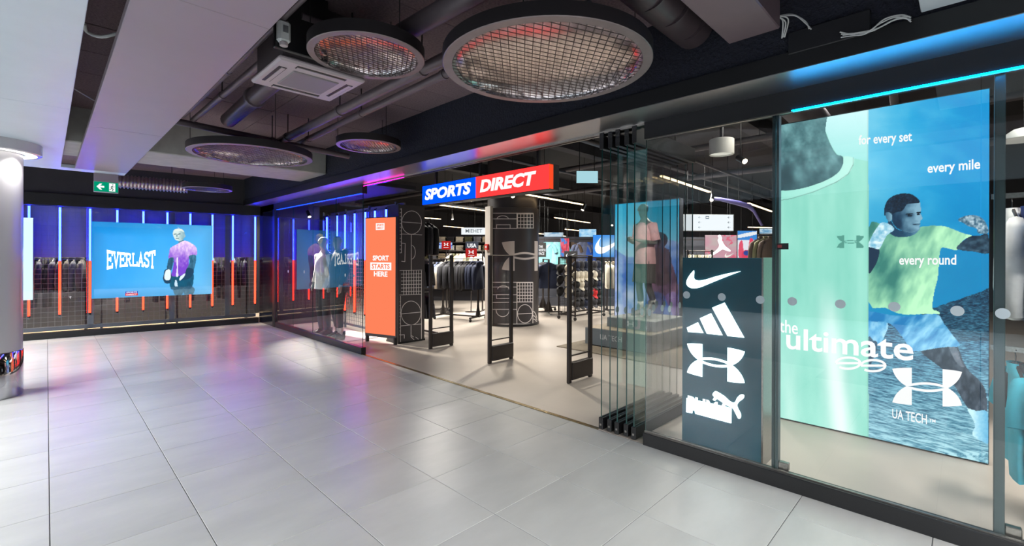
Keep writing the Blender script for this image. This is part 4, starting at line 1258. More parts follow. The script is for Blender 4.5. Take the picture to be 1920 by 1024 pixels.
    gl = np.exp(-((px - 1566 - (py - 700) * .10) / 22) ** 2) * np.clip((py - 520) / 140, 0, 1) + .7 * np.exp(-((px - 1480) / 16) ** 2) * np.clip((py - 560) / 200, 0, 1) * .5
    mint = mint * (1 - gl[:, None] * .75) + 253 * gl[:, None] * .75
    im.c[L] = mint[L]
    K = lambda *a: [K1(x, y) for x, y in a]
    im.fill(K((238, 60), (438, 40), (438, 285), (372, 272), (345, 265), (322, 262), (300, 254), (275, 215), (250, 150)), lambda X, Y: mixc((200, 240, 242), (160, 226, 222), np.clip((Y - 210) / 90, 0, 1)), 0)
    im.fill(K((38, 60), (243, 60), (250, 150), (275, 215), (300, 255), (324, 263), (329, 290), (310, 330), (260, 365), (180, 395), (100, 412), (30, 416)),
            lambda X, Y: mixc((28, 62, 70), (118, 168, 172), np.clip(.62 + 1.3 * (fbm(X / 22, Y / 30, 61) - .48) - np.clip((Y - 300) / 60, 0, 1) * np.clip((1530 - X) / 50, 0, 1) * .7 + .2 * (fbm(X / 3, Y / 3, 62) - .5), 0, 1)))
    im.fill(K((330, 264), (372, 270), (372, 300), (350, 340), (300, 375), (200, 418), (100, 448), (36, 458), (30, 416), (100, 412), (180, 395), (260, 365), (310, 330), (329, 290)), lambda X, Y: mixc((150, 220, 204), (188, 238, 226), np.clip((X - 1457) / 150, 0, 1)))
    col_ = [(372, 270), (372, 300), (350, 340), (300, 375), (200, 418), (100, 448), (36, 458)]
    for (x0, y0), (x1, y1) in zip(col_[:-1], col_[1:]):
        a = np.array(K1(x0, y0)); b = np.array(K1(x1, y1)); dd = b - a
        tt = np.clip(((px - a[0]) * dd[0] + (py - a[1]) * dd[1]) / (dd @ dd), 0, 1)
        m = (np.hypot(px - a[0] - tt * dd[0], py - a[1] - tt * dd[1]) < .9) & (px < 1628)
        im.c[m] = im.c[m] * .8
    for pl in UA:
        im.fill([(1569 + 51 * x, 464 - 24 * y + 1.6) for x, y in pl], (84, 150, 136), 0)
    im.c[(px < 1628.5) & (px > 1626)] *= .93
    return im.c
print_panel('printed_face', (XP - .001, 1.258, .012), (0, -1.366, 0), (0, 0, 2.70), 330, 640, paint_poster, printmat('backlit_poster', 1.22), t)
pp = lambda px, py: np.array(onX(px, py, XP - .002))
def words_on(s_, a, b, hpx, bold=.02):
    A_, B_ = pp(*a), pp(*b)
    D = .7109 * A_[0] + .7032 * A_[1]; D2 = .7109 * B_[0] + .7032 * B_[1]
    lettering('poster_lettering', s_, A_, B_ - A_, (0, 0, hpx * (D + D2) / 2 / FPX), lw, t, bold=bold, depth=.001, nrm=(-1, 0, 0))
words_on('for every set', (1610, 271), (1710, 264), 17.5)
words_on('every mile', (1739, 324), (1838, 316), 18)
words_on('every round', (1686, 496), (1793, 496), 18)
words_on('the', (1462, 622), (1496, 627), 24, .012)
words_on('ultimate', (1474, 653), (1713, 676), 41, .018)
words_on('UA TECH', (1673, 784), (1738, 796), 18, .01)
words_on('TM', (1742, 791), (1754, 793), 6, .01)
mb = MB()
for cx_, wx in ((1590, 23), (1637, 23)):
    A_ = [(cx_ + wx * math.cos(k * pi / 12), 681 + (cx_ - 1590) * .10 + 10.5 * math.sin(k * pi / 12)) for k in range(-12, 13)]
    ring = [[(x, y) for x, y in A_]]
    strokes(mb, [A_[:22], [(cx_ - wx, 681 + (cx_ - 1590) * .10), (cx_ + wx, 681 + (cx_ - 1590) * .10)]], 4.4, lambda x, y: tuple(pp(x, y)), (-.001, 0, 0))
mb.build('poster_lettering', lw, t)
mb = MB()
for pl in UA:
    q = [(1673 + 131 * x, (688 + 6 * x) + (70 + -0 * x) * (1 - y)) for x, y in pl]
    mb.prism([tuple(pp(*a)) for a in q], (-.001, 0, 0))
mb.build('poster_emblem', lw, t)
MB().bbox((FX + .006, .822, 1.545), (FX + .009, .893, 1.585), .001).build('sticker', m_black, W2)
MB().box((FX + .0045, .86, 1.556), (FX + .0065, .885, 1.575)).build('sticker_print', M('sticker_red', (150, 40, 44), .5), W2)

# ================================================================== MANNEQUINS
def skin_mesh(name, verts, edges, mat, parent, sub=1):
    me = bpy.data.meshes.new(name)
    off = Vector((0, 0, 0))
    me.from_pydata([v[0] for v in verts], edges, [])
    o = bpy.data.objects.new(name, me); COL.objects.link(o)
    md = o.modifiers.new('s', 'SKIN'); md.use_smooth_shade = True
    for i, v in enumerate(verts):
        r = v[1]; me.skin_vertices[0].data[i].radius = r if isinstance(r, tuple) else (r, r)
    me.skin_vertices[0].data[0].use_root = True
    sb = o.modifiers.new('b', 'SUBSURF'); sb.levels = sub; sb.render_levels = sub
    m2 = bpy.data.meshes.new_from_object(o.evaluated_get(bpy.context.evaluated_depsgraph_get()))
    bpy.data.objects.remove(o); bpy.data.meshes.remove(me)
    m2.name = name
    m2.materials.clear(); m2.materials.append(mat)
    m2.polygons.foreach_set('use_smooth', [True] * len(m2.polygons))
    r = bpy.data.objects.new(name, m2); COL.objects.link(r); r.parent = parent
    return r
def loft(mb, rings, n=20, cap0=False, cap1=False, wob=0, seed=0):
    """rings: (centre, rx, ry) horizontal ellipses"""
    rs = random.Random(seed); ph = [rs.uniform(0, 6.3) for _ in range(4)]
    vs = []
    for i, (c, rx, ry) in enumerate(rings):
        for k in range(n):
            a = 2 * pi * k / n
            q = 1 + wob * (math.sin(5 * a + ph[0] + i * .35) * .6 + math.sin(9 * a + ph[1] - i * .5) * .4)
            vs.append((c[0] + rx * q * math.cos(a), c[1] + ry * q * math.sin(a), c[2]))
    fs = []
    for i in range(len(rings) - 1):
        for k in range(n):
            k2 = (k + 1) % n
            fs.append((i * n + k, i * n + k2, (i + 1) * n + k2, (i + 1) * n + k))
    if cap0: fs.append(tuple(range(n - 1, -1, -1)))
    if cap1: fs.append(tuple((len(rings) - 1) * n + k for k in range(n)))
    return mb.add(vs, fs)
def hand(verts, edges, wrist, tip, side, k0, r=.011):
    """palm, four fingers and a thumb as chains rooted at vertex k0 (the wrist)"""
    w = Vector(wrist); t = (Vector(tip) - w).normalized(); s = Vector(side).normalized(); n = t.cross(s)
    pal = w + t * .07
    verts.append((tuple(pal), (.034, .017))); pk = len(verts) - 1; edges.append((k0, pk))
    for i, L in enumerate((.062, .072, .068, .052)):
        b = w + t * .095 + s * (.024 - .016 * i)
        p = pk
        for j, u in enumerate((0, .5, 1)):
            q = b + t * L * u + n * (.012 * u * u * 1.4)
            verts.append((tuple(q), .0088 - .001 * j)); edges.append((p, len(verts) - 1)); p = len(verts) - 1
    p = pk
    for j, (u, v) in enumerate(((.05, .034), (.075, .05), (.10, .052))):
        q = w + t * u + s * v + n * .006
        verts.append((tuple(q), .0095 - .001 * j)); edges.append((p if j else k0, len(verts) - 1)); p = len(verts) - 1
def mannequin(loc, rot, label, body, arms, legs, head_turn=0, scale=1.0):
    t = thing('mannequin', label, 'mannequin', loc, 'shop mannequins')
    t.rotation_euler = (0, 0, rot); t.scale = (scale,) * 3
    ht = math.radians(head_turn); hx, hy = math.sin(ht), -math.cos(ht)
    V = [((0, 0, .95), (.15, .11)), ((0, -.005, 1.12), (.125, .09)), ((0, -.01, 1.34), (.165, .11)), ((0, 0, 1.50), (.09, .07)), ((0, -.01, 1.585), .05),
         ((hx * .03, hy * .03 - .01, 1.655), (.062, .072)), ((hx * .02, hy * .02 - .005, 1.745), (.078, .098)), ((hx * .012, hy * .012 - .0, 1.825), (.058, .07))]
    E = [(0, 1), (1, 2), (2, 3), (3, 4), (4, 5), (5, 6), (6, 7)]
    for sd in (-1, 1):
        a = arms[0 if sd < 0 else 1]
        k = len(V); V.append(((sd * .175, 0, 1.47), .058)); E.append((3, k))
        V.append((a[0], .043)); E.append((k, k + 1))
        V.append((a[1], .029)); E.append((k + 1, k + 2))
        hand(V, E, a[1], a[2], (-sd * .3, -1, 0), k + 2)
    for sd in (-1, 1):
        l = legs[0 if sd < 0 else 1]
        k = len(V); V.append(((sd * .09, 0, .90), .092)); E.append((0, k))
        V.append(((sd * .09 * .5 + l[0][0] * .5, l[0][1] * .5, .70), .076)); E.append((k, k + 1))
        V.append((l[0], .058)); E.append((k + 1, k + 2))
        V.append(((l[0][0] * .6 + l[1][0] * .4, l[0][1] * .6 + l[1][1] * .4 + .012, l[0][2] * .6 + l[1][2] * .4), .057)); E.append((k + 2, k + 3))
        V.append((l[1], .036)); E.append((k + 3, k + 4))
        V.append(((l[1][0], l[1][1] - .10, max(.03, l[1][2] - .06)), (.036, .026))); E.append((k + 4, k + 5))
    skin_mesh('body', V, E, body, t, 2)
    # face relief and ears
    mb = MB()
    f = lambda u, z, o: (hx * o - hy * u * 1, hy * o + hx * u - .005, z)
    mb.tube([f(0, 1.765, .098), f(0, 1.735, .108), f(0, 1.715, .112), f(0, 1.705, .098)], [.007, .009, .012, .006], 8)
    mb.tube([f(-.022, 1.675, .088), f(0, 1.677, .096), f(.022, 1.675, .088)], [.003, .007, .003], 8)
    for s_ in (-1, 1):
        mb.tube([f(s_ * .055, 1.768, .075), f(s_ * .03, 1.774, .093), f(s_ * .014, 1.770, .095)], [.004, .007, .004], 8)
        mb.tube([f(s_ * .076, 1.765, .005), f(s_ * .084, 1.735, .004), f(s_ * .074, 1.70, .01)], [.006, .013, .005], 8)
    lbuild(mb, 'face_relief', body, t)
    return t
def lbuild(mb, name, mat, t, smooth='all'):
    """verts already in the mannequin's own frame"""
    me = bpy.data.meshes.new(name)
    me.from_pydata(mb.v, [], mb.f); me.materials.append(mat)
    me.polygons.foreach_set('use_smooth', [bool(smooth)] * len(me.polygons))
    o = bpy.data.objects.new(name, me); COL.objects.link(o); o.parent = t
    return o
def torso(mb, hem, wob=.03, wide=1.0, seed=0):
    R = [((0, .0, hem), .20 * wide, .15 * wide), ((0, 0, hem + .1), .195 * wide, .145 * wide), ((0, 0, 1.10), .185 * wide, .132 * wide), ((0, -.01, 1.25), .192 * wide, .136 * wide),
         ((0, -.01, 1.36), .20, .138), ((0, 0, 1.45), .185, .118), ((0, 0, 1.505), .135, .092), ((0, 0, 1.535), .072, .066), ((0, -.003, 1.55), .062, .058)]
    return loft(mb, R, 24, wob=wob, seed=seed)
def sleeve(mb, a, b, c=None, r0=.075, r1=.072, r2=.045):
    P = [Vector((a[0] * .62, a[1], a[2] + .0)), Vector(a), Vector(a).lerp(Vector(b), .5), Vector(b)]
    R = [.06, r0 + .006, r0, r1]
    if c is not None:
        P += [Vector(b).lerp(Vector(c), .5), Vector(c)]; R = [.06, r0 + .006, r0, r1, (r1 + r2) / 2 + .006, r2]
    return mb.tube(P, R, 14, cap=False)
m_mskin = M('mannequin_grey', (150, 146, 142), .5)
m_mdark = M('mannequin_dark', (104, 100, 98), .45)
def fabric(name, rgb, **k): return M('cloth_' + name, rgb, .85, var=.14, scale=9, bump=.12, **k)
def shoe(t, x, y, z, mat, sole, name='shoe', pitch=0, L=.28):
    mb = MB()
    prof = [(.085, .040, .040), (.05, .046, .056), (-.02, .046, .062), (-.08, .048, .046), (-.14, .047, .034), (-.18, .036, .026), (-.195, .012, .014)]
    rings = []
    for yy, w, h in prof:
        rings.append([(x + w * math.cos(a), y + yy, z + .02 + h + h * math.sin(a) * 1.0) for a in np.linspace(0, 2 * pi, 13)[:-1]])
    vs = [p for r in rings for p in r]; n = 12
    fs = [(i * n + k, i * n + (k + 1) % n, (i + 1) * n + (k + 1) % n, (i + 1) * n + k) for i in range(len(rings) - 1) for k in range(n)]
    fs += [tuple(range(n)), tuple((len(rings) - 1) * n + k for k in range(n))[::-1]]
    mb.add(vs, fs)
    mb.tube([(x, y + .055, z + .09), (x, y + .055, z + .15)], [.048, .046], 12)
    def rotp(m_):
        if pitch:
            py_, pz_ = y - .19, z
            out = []
            for v in m_.v:
                a = math.radians(pitch); dy, dz = v[1] - py_, v[2] - pz_
                out.append((v[0], py_ + dy * math.cos(a) - dz * math.sin(a), pz_ + dy * math.sin(a) + dz * math.cos(a)))
            m_.v = out
    rotp(mb); o = lbuild(mb, name, mat, t)
    m2 = MB(); pts = []
    for k in range(20):
        a = 2 * pi * k / 20
        pts.append((x + .05 * math.cos(a) * (1 - .12 * math.sin(a)), y - .055 + .145 * math.sin(a), z))
    m2.prism(pts, (0, 0, .028)); rotp(m2)
    s_ = lbuild(m2, 'sole', sole, t, False); s_.parent = o
    m3 = MB()
    for k in range(4):
        yy = y - .015 - .022 * k; m3.bar((x - .022, yy, z + .118 - .014 * k), (x + .022, yy, z + .118 - .014 * k), .006, .006)
    rotp(m3); l_ = lbuild(m3, 'laces', sole, t, False); l_.parent = o
    return o
m_sole = M('sole_white', (206, 204, 200), .6); m_blackrub = M('black_rubber', (20, 20, 22), .6)
ARMD = [((-.245, .03, 1.20), (-.255, -.05, .97), (-.25, -.09, .80)), ((.245, .03, 1.20), (.255, -.05, .97), (.25, -.09, .80))]
LEGS = [((-.105, -.02, .50), (-.115, .03, .10)), ((.105, -.03, .50), (.12, -.02, .10))]
# white-jacket mannequin
A = mannequin((3.64, 8.50, .012), math.radians(-80), 'mannequin in a white long-sleeved top and dark trousers, further from the doorway', m_mskin, ARMD, LEGS, -15)
mb = MB(); torso(mb, .86, seed=1, wide=1.04)
for i in (0, 1): sleeve(mb, ((-1, 1)[i] * .18, 0, 1.462), ARMD[i][0], ARMD[i][1])
lbuild(mb, 'white_top', fabric('white', (226, 222, 214)), A)
def trousers(t, legs, mat, low=.12, name='trousers', r=.10):
    mb = MB()
    loft(mb, [((0, 0, 1.02), .165, .125), ((0, 0, .95), .18, .135), ((0, 0, .86), .185, .135)], 20)
    for l, sd in zip(legs, (-1, 1)):
        K, F = Vector(l[0]), Vector(l[1]); H = Vector((sd * .092, 0, .90)); F.z = low
        mb.tube([H, H.lerp(K, .5), K, K.lerp(F, .5), F], [r, r * .95, r * .80, r * .72, r * .62], 14, cap=False)
    return lbuild(mb, name, mat, t)
trousers(A, LEGS, fabric('charcoal', (50, 50, 55)))
for sd, l in zip((-1, 1), LEGS): shoe(A, l[1][0], l[1][1], 0, m_blackrub, m_blackrub)
# black-hooded mannequin
A = mannequin((3.64, 7.92, .012), math.radians(-95), 'mannequin in a black hooded top with white socks, nearer to the doorway', m_mskin, ARMD, LEGS, 25)
mb = MB(); torso(mb, .84, seed=2, wide=1.12)
for i in (0, 1): sleeve(mb, ((-1, 1)[i] * .185, 0, 1.462), ARMD[i][0], ARMD[i][1], r0=.085, r1=.08)
lbuild(mb, 'hooded_top', fabric('black', (24, 25, 30)), A)
mb = MB(); mb.tube([(-.10, -.03, 1.50), (-.11, .06, 1.53), (0, .12, 1.55), (.11, .06, 1.53), (.10, -.03, 1.50)], [.03, .05, .062, .05, .03], 12); lbuild(mb, 'hood', _mats['cloth_black'], A)
trousers(A, LEGS, fabric('darkgrey', (40, 40, 44)), low=.22)
for sd, l in zip((-1, 1), LEGS):
    mb = MB(); mb.tube([(l[1][0], l[1][1] + .02, .10), (l[1][0], l[1][1] + .015, .26)], [.045, .05], 14); lbuild(mb, 'sock', M('sock_white', (214, 206, 200), .8), A)
    shoe(A, l[1][0], l[1][1], 0, m_blackrub, m_blackrub)
tag(MB().bbox((3.44, 7.62, .0), (4.25, 8.85, .012), .004).build('display_board', M('pale_board', (184, 176, 172), .6)), 'thin pale board on the window floor beneath the two mannequins', 'board')

# ---- sports display behind the folded panels
m_plinth = M('plinth_grey', (96, 106, 112), .5, var=.05); m_pltop = M('plinth_top_sand', (150, 138, 120), .8, var=.2, scale=30)
c0 = onZ(1221, 668); cL = onZ(1093, 648)
px0 = float(c0[0]); py0, py1 = float(c0[1]), float(cL[1])
pd = 1.6
t = thing('display_plinth', 'two-tier grey display plinth carrying the mannequin in a pink shirt', 'plinth', (px0 + .7, (py0 + py1) / 2, 0))
zl = .30
MB().bbox((px0, py0, .03), (px0 + pd, py1, zl), .004).build('lower_tier', m_plinth, t)
MB().box((px0 + .01, py0 + .01, zl), (px0 + pd - .01, py1 - .01, zl + .006)).build('lower_top', m_pltop, t)
MB().box((px0 + .03, py0 + .03, 0), (px0 + pd - .03, py1 - .03, .03)).build('plinth_foot', m_black, t)
u0, u1 = py0 + .10, py1 - .22
ux = px0 + .32
MB().bbox((ux, u0, zl + .006), (ux + 1.0, u1, zl + .16), .004).build('upper_tier', m_plinth, t)
MB().box((ux + .01, u0 + .01, zl + .16), (ux + .99, u1 - .01, zl + .166)).build('upper_top', M('plinth_top_grey', (140, 140, 136), .6), t)
zt = zl + .166
lettering('lettering', 'UA TECH', (px0 - .001, py1 - .30, .135), (0, -.40, 0), (0, 0, .085), M('vinyl_white', (214, 216, 216), .5), t, depth=.001, nrm=(-1, 0, 0))
emblem('emblem', UA, (ux - .001, (u0 + u1) / 2 + .07, zl + .05), (0, -.16, 0), (0, 0, .085), (-.001, 0, 0), M('vinyl_white'), t)
structure(MB().bbox((px0 - .45, py0 - .75, 0), (px0 + 2.2, py1 + .25, .012), .003).build('trim_13', M('floor_mat', (120, 110, 94), .9, var=.2, scale=30)), 'sand-coloured mat under the grey display plinth')
AU = [((-.23, .0, 1.19), (-.12, -.25, 1.25), (.0, -.29, 1.29)), ((.235, .03, 1.18), (.15, -.22, 1.22), (.04, -.27, 1.25))]
LU = [((-.085, -.05, .50), (-.09, .0, .11)), ((.09, -.01, .50), (.10, .12, .16))]
mx_, my_ = ux + .42, (u0 + u1) / 2 - .03
A = mannequin((mx_, my_, zt), math.radians(-112), 'dark mannequin in a pale pink shirt and shorts raised on the grey plinth', m_mdark, AU, LU, -25, scale=1.05)
mb = MB(); torso(mb, .86, seed=3, wide=1.0)
for i in (0, 1):
    a = ((-1, 1)[i] * .18, 0, 1.462); sleeve(mb, a, tuple(Vector(a).lerp(Vector(AU[i][0]), .85)), r0=.072, r1=.074)
lbuild(mb, 'pink_shirt', fabric('pink', (218, 166, 174)), A)
mb = MB(); loft(mb, [((0, 0, 1.0), .17, .13), ((0, 0, .9), .19, .14), ((0, 0, .84), .19, .14)], 20)
for l, sd in zip(LU, (-1, 1)):
    K = Vector(l[0]); H = Vector((sd * .092, 0, .90)); mb.tube([H, H.lerp(K, .5), H.lerp(K, .86)], [.105, .112, .116], 14, cap=False)
lbuild(mb, 'shorts', fabric('greybrown', (84, 78, 78)), A)
for l, sd in zip(LU, (-1, 1)):
    p = Vector(l[1]); k = Vector(l[0])
    mb = MB(); mb.tube([p, p.lerp(k, .36)], [.044, .05], 14); lbuild(mb, 'sock', M('sock_white'), A)
shoe(A, LU[0][1][0], LU[0][1][1], 0, m_mskin, m_sole); shoe(A, LU[1][1][0], LU[1][1][1], .0, m_mskin, m_sole, pitch=38)

# backlit picture behind that mannequin
XB = 8.4
yA = float(onX(1152, 400, XB)[1]); yB = float(onX(1275, 400, XB)[1]); zT = float(onX(1273, 371, XB)[2])
t = lightbox('picture_lightbox', 'backlit picture of a runner under a blue sky behind the pink-shirted mannequin', (XB, yA), (XB, yB), .03, zT, .14, (1, 0))
def paint_run(px, py, s, t_):
    im = Img(s * 100, (1 - t_) * 210)
    X, Y = im.px, im.py
    im.c[:] = mixc((28, 178, 226), (170, 222, 246), np.clip(Y / 90, 0, 1))
    n = fbm(X / 26, Y / 26, 71)
    lowm = Y > 78 + 14 * np.sin(X / 18)
    m2 = mixc((70, 120, 206), (206, 216, 250), np.clip((n - .3) * 2.4, 0, 1))
    im.c[lowm] = m2[lowm]
    fig = lambda a, b: (lambda X, Y: mixc(a, b, np.clip(fbm(X / 9, Y / 14, 73) * 1.8 - .4, 0, 1)))
    im.fill([(56, 80), (66, 70), (78, 74), (84, 86), (96, 120), (99, 150), (80, 156), (60, 150), (50, 120)], fig((84, 64, 84), (196, 140, 170)))
    im.fill([(60, 80), (86, 80), (88, 130), (62, 134)], fig((86, 66, 72), (120, 92, 100)))
    im.fill([(70, 52), (80, 54), (84, 64), (80, 74), (70, 74), (66, 64)], fig((60, 50, 60), (120, 96, 100)))
    im.fill([(60, 150), (80, 154), (76, 190), (60, 208), (54, 206), (64, 184)], fig((70, 80, 130), (150, 150, 200)))
    im.fill([(80, 154), (99, 150), (99, 208), (90, 208), (90, 180)], fig((120, 90, 150), (190, 160, 210)))
    return im.c
print_panel('printed_face', (XB - .001, yA - .02, .05), (0, yB - yA + .04, 0), (0, 0, zT - .07), 90, 150, paint_run, printmat('backlit_print'), t)
lettering('lettering', 'UA TECH', (XB - .003, yB + .42, .10), (0, -.34, 0), (0, 0, .10), lw, t, depth=.001, nrm=(-1, 0, 0))

# ---- round pillar with emblem
PC = (7.30, 7.21); PR = .585
def onCyl(px, py, r=PR):
    d = ray(px, py); a = d[0] ** 2 + d[1] ** 2; b = -2 * (d[0] * PC[0] + d[1] * PC[1]); c_ = PC[0] ** 2 + PC[1] ** 2 - r * r
    q = b * b - 4 * a * c_
    tt = (-b - math.sqrt(max(q, 0))) / (2 * a)
    P = d * tt; return (P[0], P[1], EYE + P[2])
pil = thing('round_pillar', 'thick round charcoal pillar with a big pale crossed-arc emblem and court lines', 'pillar', (PC[0], PC[1], 0))
MB().lathe([(PR, .04), (PR, 2.52), (PR - .03, 2.53), (PR - .03, 3.62)], (*PC, 0), 72).build('shaft', m_pier, pil, smooth=True)
MB().lathe([(PR + .012, 0), (PR + .012, .045), (PR, .05)], (*PC, 0), 72).build('foot_ring', m_black, pil, smooth=True)
def wrapped(name, polys, f, mat, parent, step, lo, hi):
    bm = bmesh.new()
    for p in polys:
        bm.faces.new([bm.verts.new((x, y, 0)) for x, y in p])
    x = lo
    while x < hi:
        bmesh.ops.bisect_plane(bm, geom=bm.verts[:] + bm.edges[:] + bm.faces[:], plane_co=(x, 0, 0), plane_no=(1, 0, 0)); x += step
    bmesh.ops.triangulate(bm, faces=bm.faces[:])
    bm.verts.index_update()
    mb = MB(); mb.add([f(v.co.x, v.co.y) for v in bm.verts], [[v.index for v in q.verts] for q in bm.faces]); bm.free()
    return mb.build(name, mat, parent)
m_vin = M('vinyl_pale', (214, 204, 198), .5)
uap = [[(941 + 85 * x, 452 + 56 * (1 - y)) for x, y in p] for p in UA]
wrapped('emblem', uap, lambda x, y: onCyl(min(x, 1008.4), y, PR + .003), m_vin, pil, 3, 941, 1030)
Q7 = lambda x, y: (680 + x * .41022, 280 + y * .41016)
LP = [[(588, 318), (705, 318)], [(588, 362), (705, 362)], [(705, 290), (705, 362)], arc(640, 318, 26, 14, 180, 360, 10), [(612, 362), (612, 345), (674, 345), (674, 362)], [(588, 292), (780, 292)],
      [(588, 608), (778, 608)], [(588, 630), (705, 630)], arc(643, 640, 26, 16, 180, 360, 10), [(588, 665), (705, 665)], [(612, 682), (612, 664), (674, 664), (674, 682), (612, 682)], [(588, 700), (778, 698)], [(588, 732), (705, 732)],
      arc(640, 735, 30, 30, 0, 180, 12), [(705, 608), (705, 800)], [(778, 608), (778, 800)], arc(742, 752, 34, 42, 0, 360, 24), [(708, 753), (776, 750)], [(588, 800), (800, 798)],
      arc(778, 800, 20, 60, 270, 330, 6), arc(778, 800, 20, 40, 270, 330, 6), arc(778, 800, 20, 24, 270, 330, 6), [(780, 292), (780, 362)]]
for i in range(6): LP.append([(708 + i * 14.5, 294), (708 + i * 14.5, 362)])
for i in range(5): LP.append([(708, 296 + i * 16), (780, 296 + i * 16)])
for i in range(7): LP.append([(706 + i * 12, 610), (706 + i * 12, 698)])
for i in range(7): LP.append([(706, 610 + i * 14.6), (778, 610 + i * 14.6)])
for i in range(9): LP.append([(548, 530 + i * 12), (566, 510 + i * 12)])
def dense(ln):
    out = []
    for a, b in zip(ln[:-1], ln[1:]):
        k = max(1, int(abs(b[0] - a[0]) / 6))
        out += [(a[0] + (b[0] - a[0]) * i / k, a[1] + (b[1] - a[1]) * i / k) for i in range(k)]
    return out + [ln[-1]]
mb = MB()
for ln in LP:
    L2 = []
    for x, y in dense(ln):
        q = Q7(x, y); L2.append((min(max(q[0], 913.5), 1007.5), q[1]))
    strokes(mb, [L2], 1.25, lambda x, y: onCyl(min(max(x, 913), 1008), y, PR + .002), (-.001, -.001, 0))
mb.build('court_lines', m_line, pil)
# pale service casing with red call point at the pillar's left
p0 = Vector(onCyl(919.5, 400, PR)); nrm_ = (Vector((p0.x - PC[0], p0.y - PC[1], 0))).normalized(); sdir = Vector((-nrm_.y, nrm_.x, 0))
t = thing('service_casing', 'pale upright service casing on the left flank of the round pillar', 'casing', (p0.x, p0.y, 0))
mb = MB(); b_ = Vector((p0.x, p0.y, 0))
mb.prism([b_ + sdir * .10 + nrm_ * .07, b_ - sdir * .10 + nrm_ * .07, b_ - sdir * .10 - nrm_ * .0, b_ + sdir * .10 - nrm_ * .0], (0, 0, 2.55)); mb.build('cover', M('casing_cream', (206, 200, 190), .5), t)
t = thing('call_point', 'small red fire call point on the pale casing of the pillar', 'call point', b_ + nrm_ * .07 + Vector((0, 0, 1.62)))
mb = MB(); mb.prism([b_ + sdir * .06 + nrm_ * .07 + Vector((0, 0, 1.62)), b_ - sdir * .06 + nrm_ * .07 + Vector((0, 0, 1.62)), b_ - sdir * .06 + nrm_ * .11 + Vector((0, 0, 1.62)), b_ + sdir * .06 + nrm_ * .11 + Vector((0, 0, 1.62))], (0, 0, .12)); mb.build('case', M('call_red', (206, 40, 34), .4), t)
mb = MB(); mb.prism([b_ + sdir * .03 + nrm_ * .1105 + Vector((0, 0, 1.655)), b_ - sdir * .03 + nrm_ * .1105 + Vector((0, 0, 1.655)), b_ - sdir * .03 + nrm_ * .1105 + Vector((0, 0, 1.705)), b_ + sdir * .03 + nrm_ * .1105 + Vector((0, 0, 1.705))], nrm_ * .001); mb.build('press_plate', M('vinyl_white'), t)

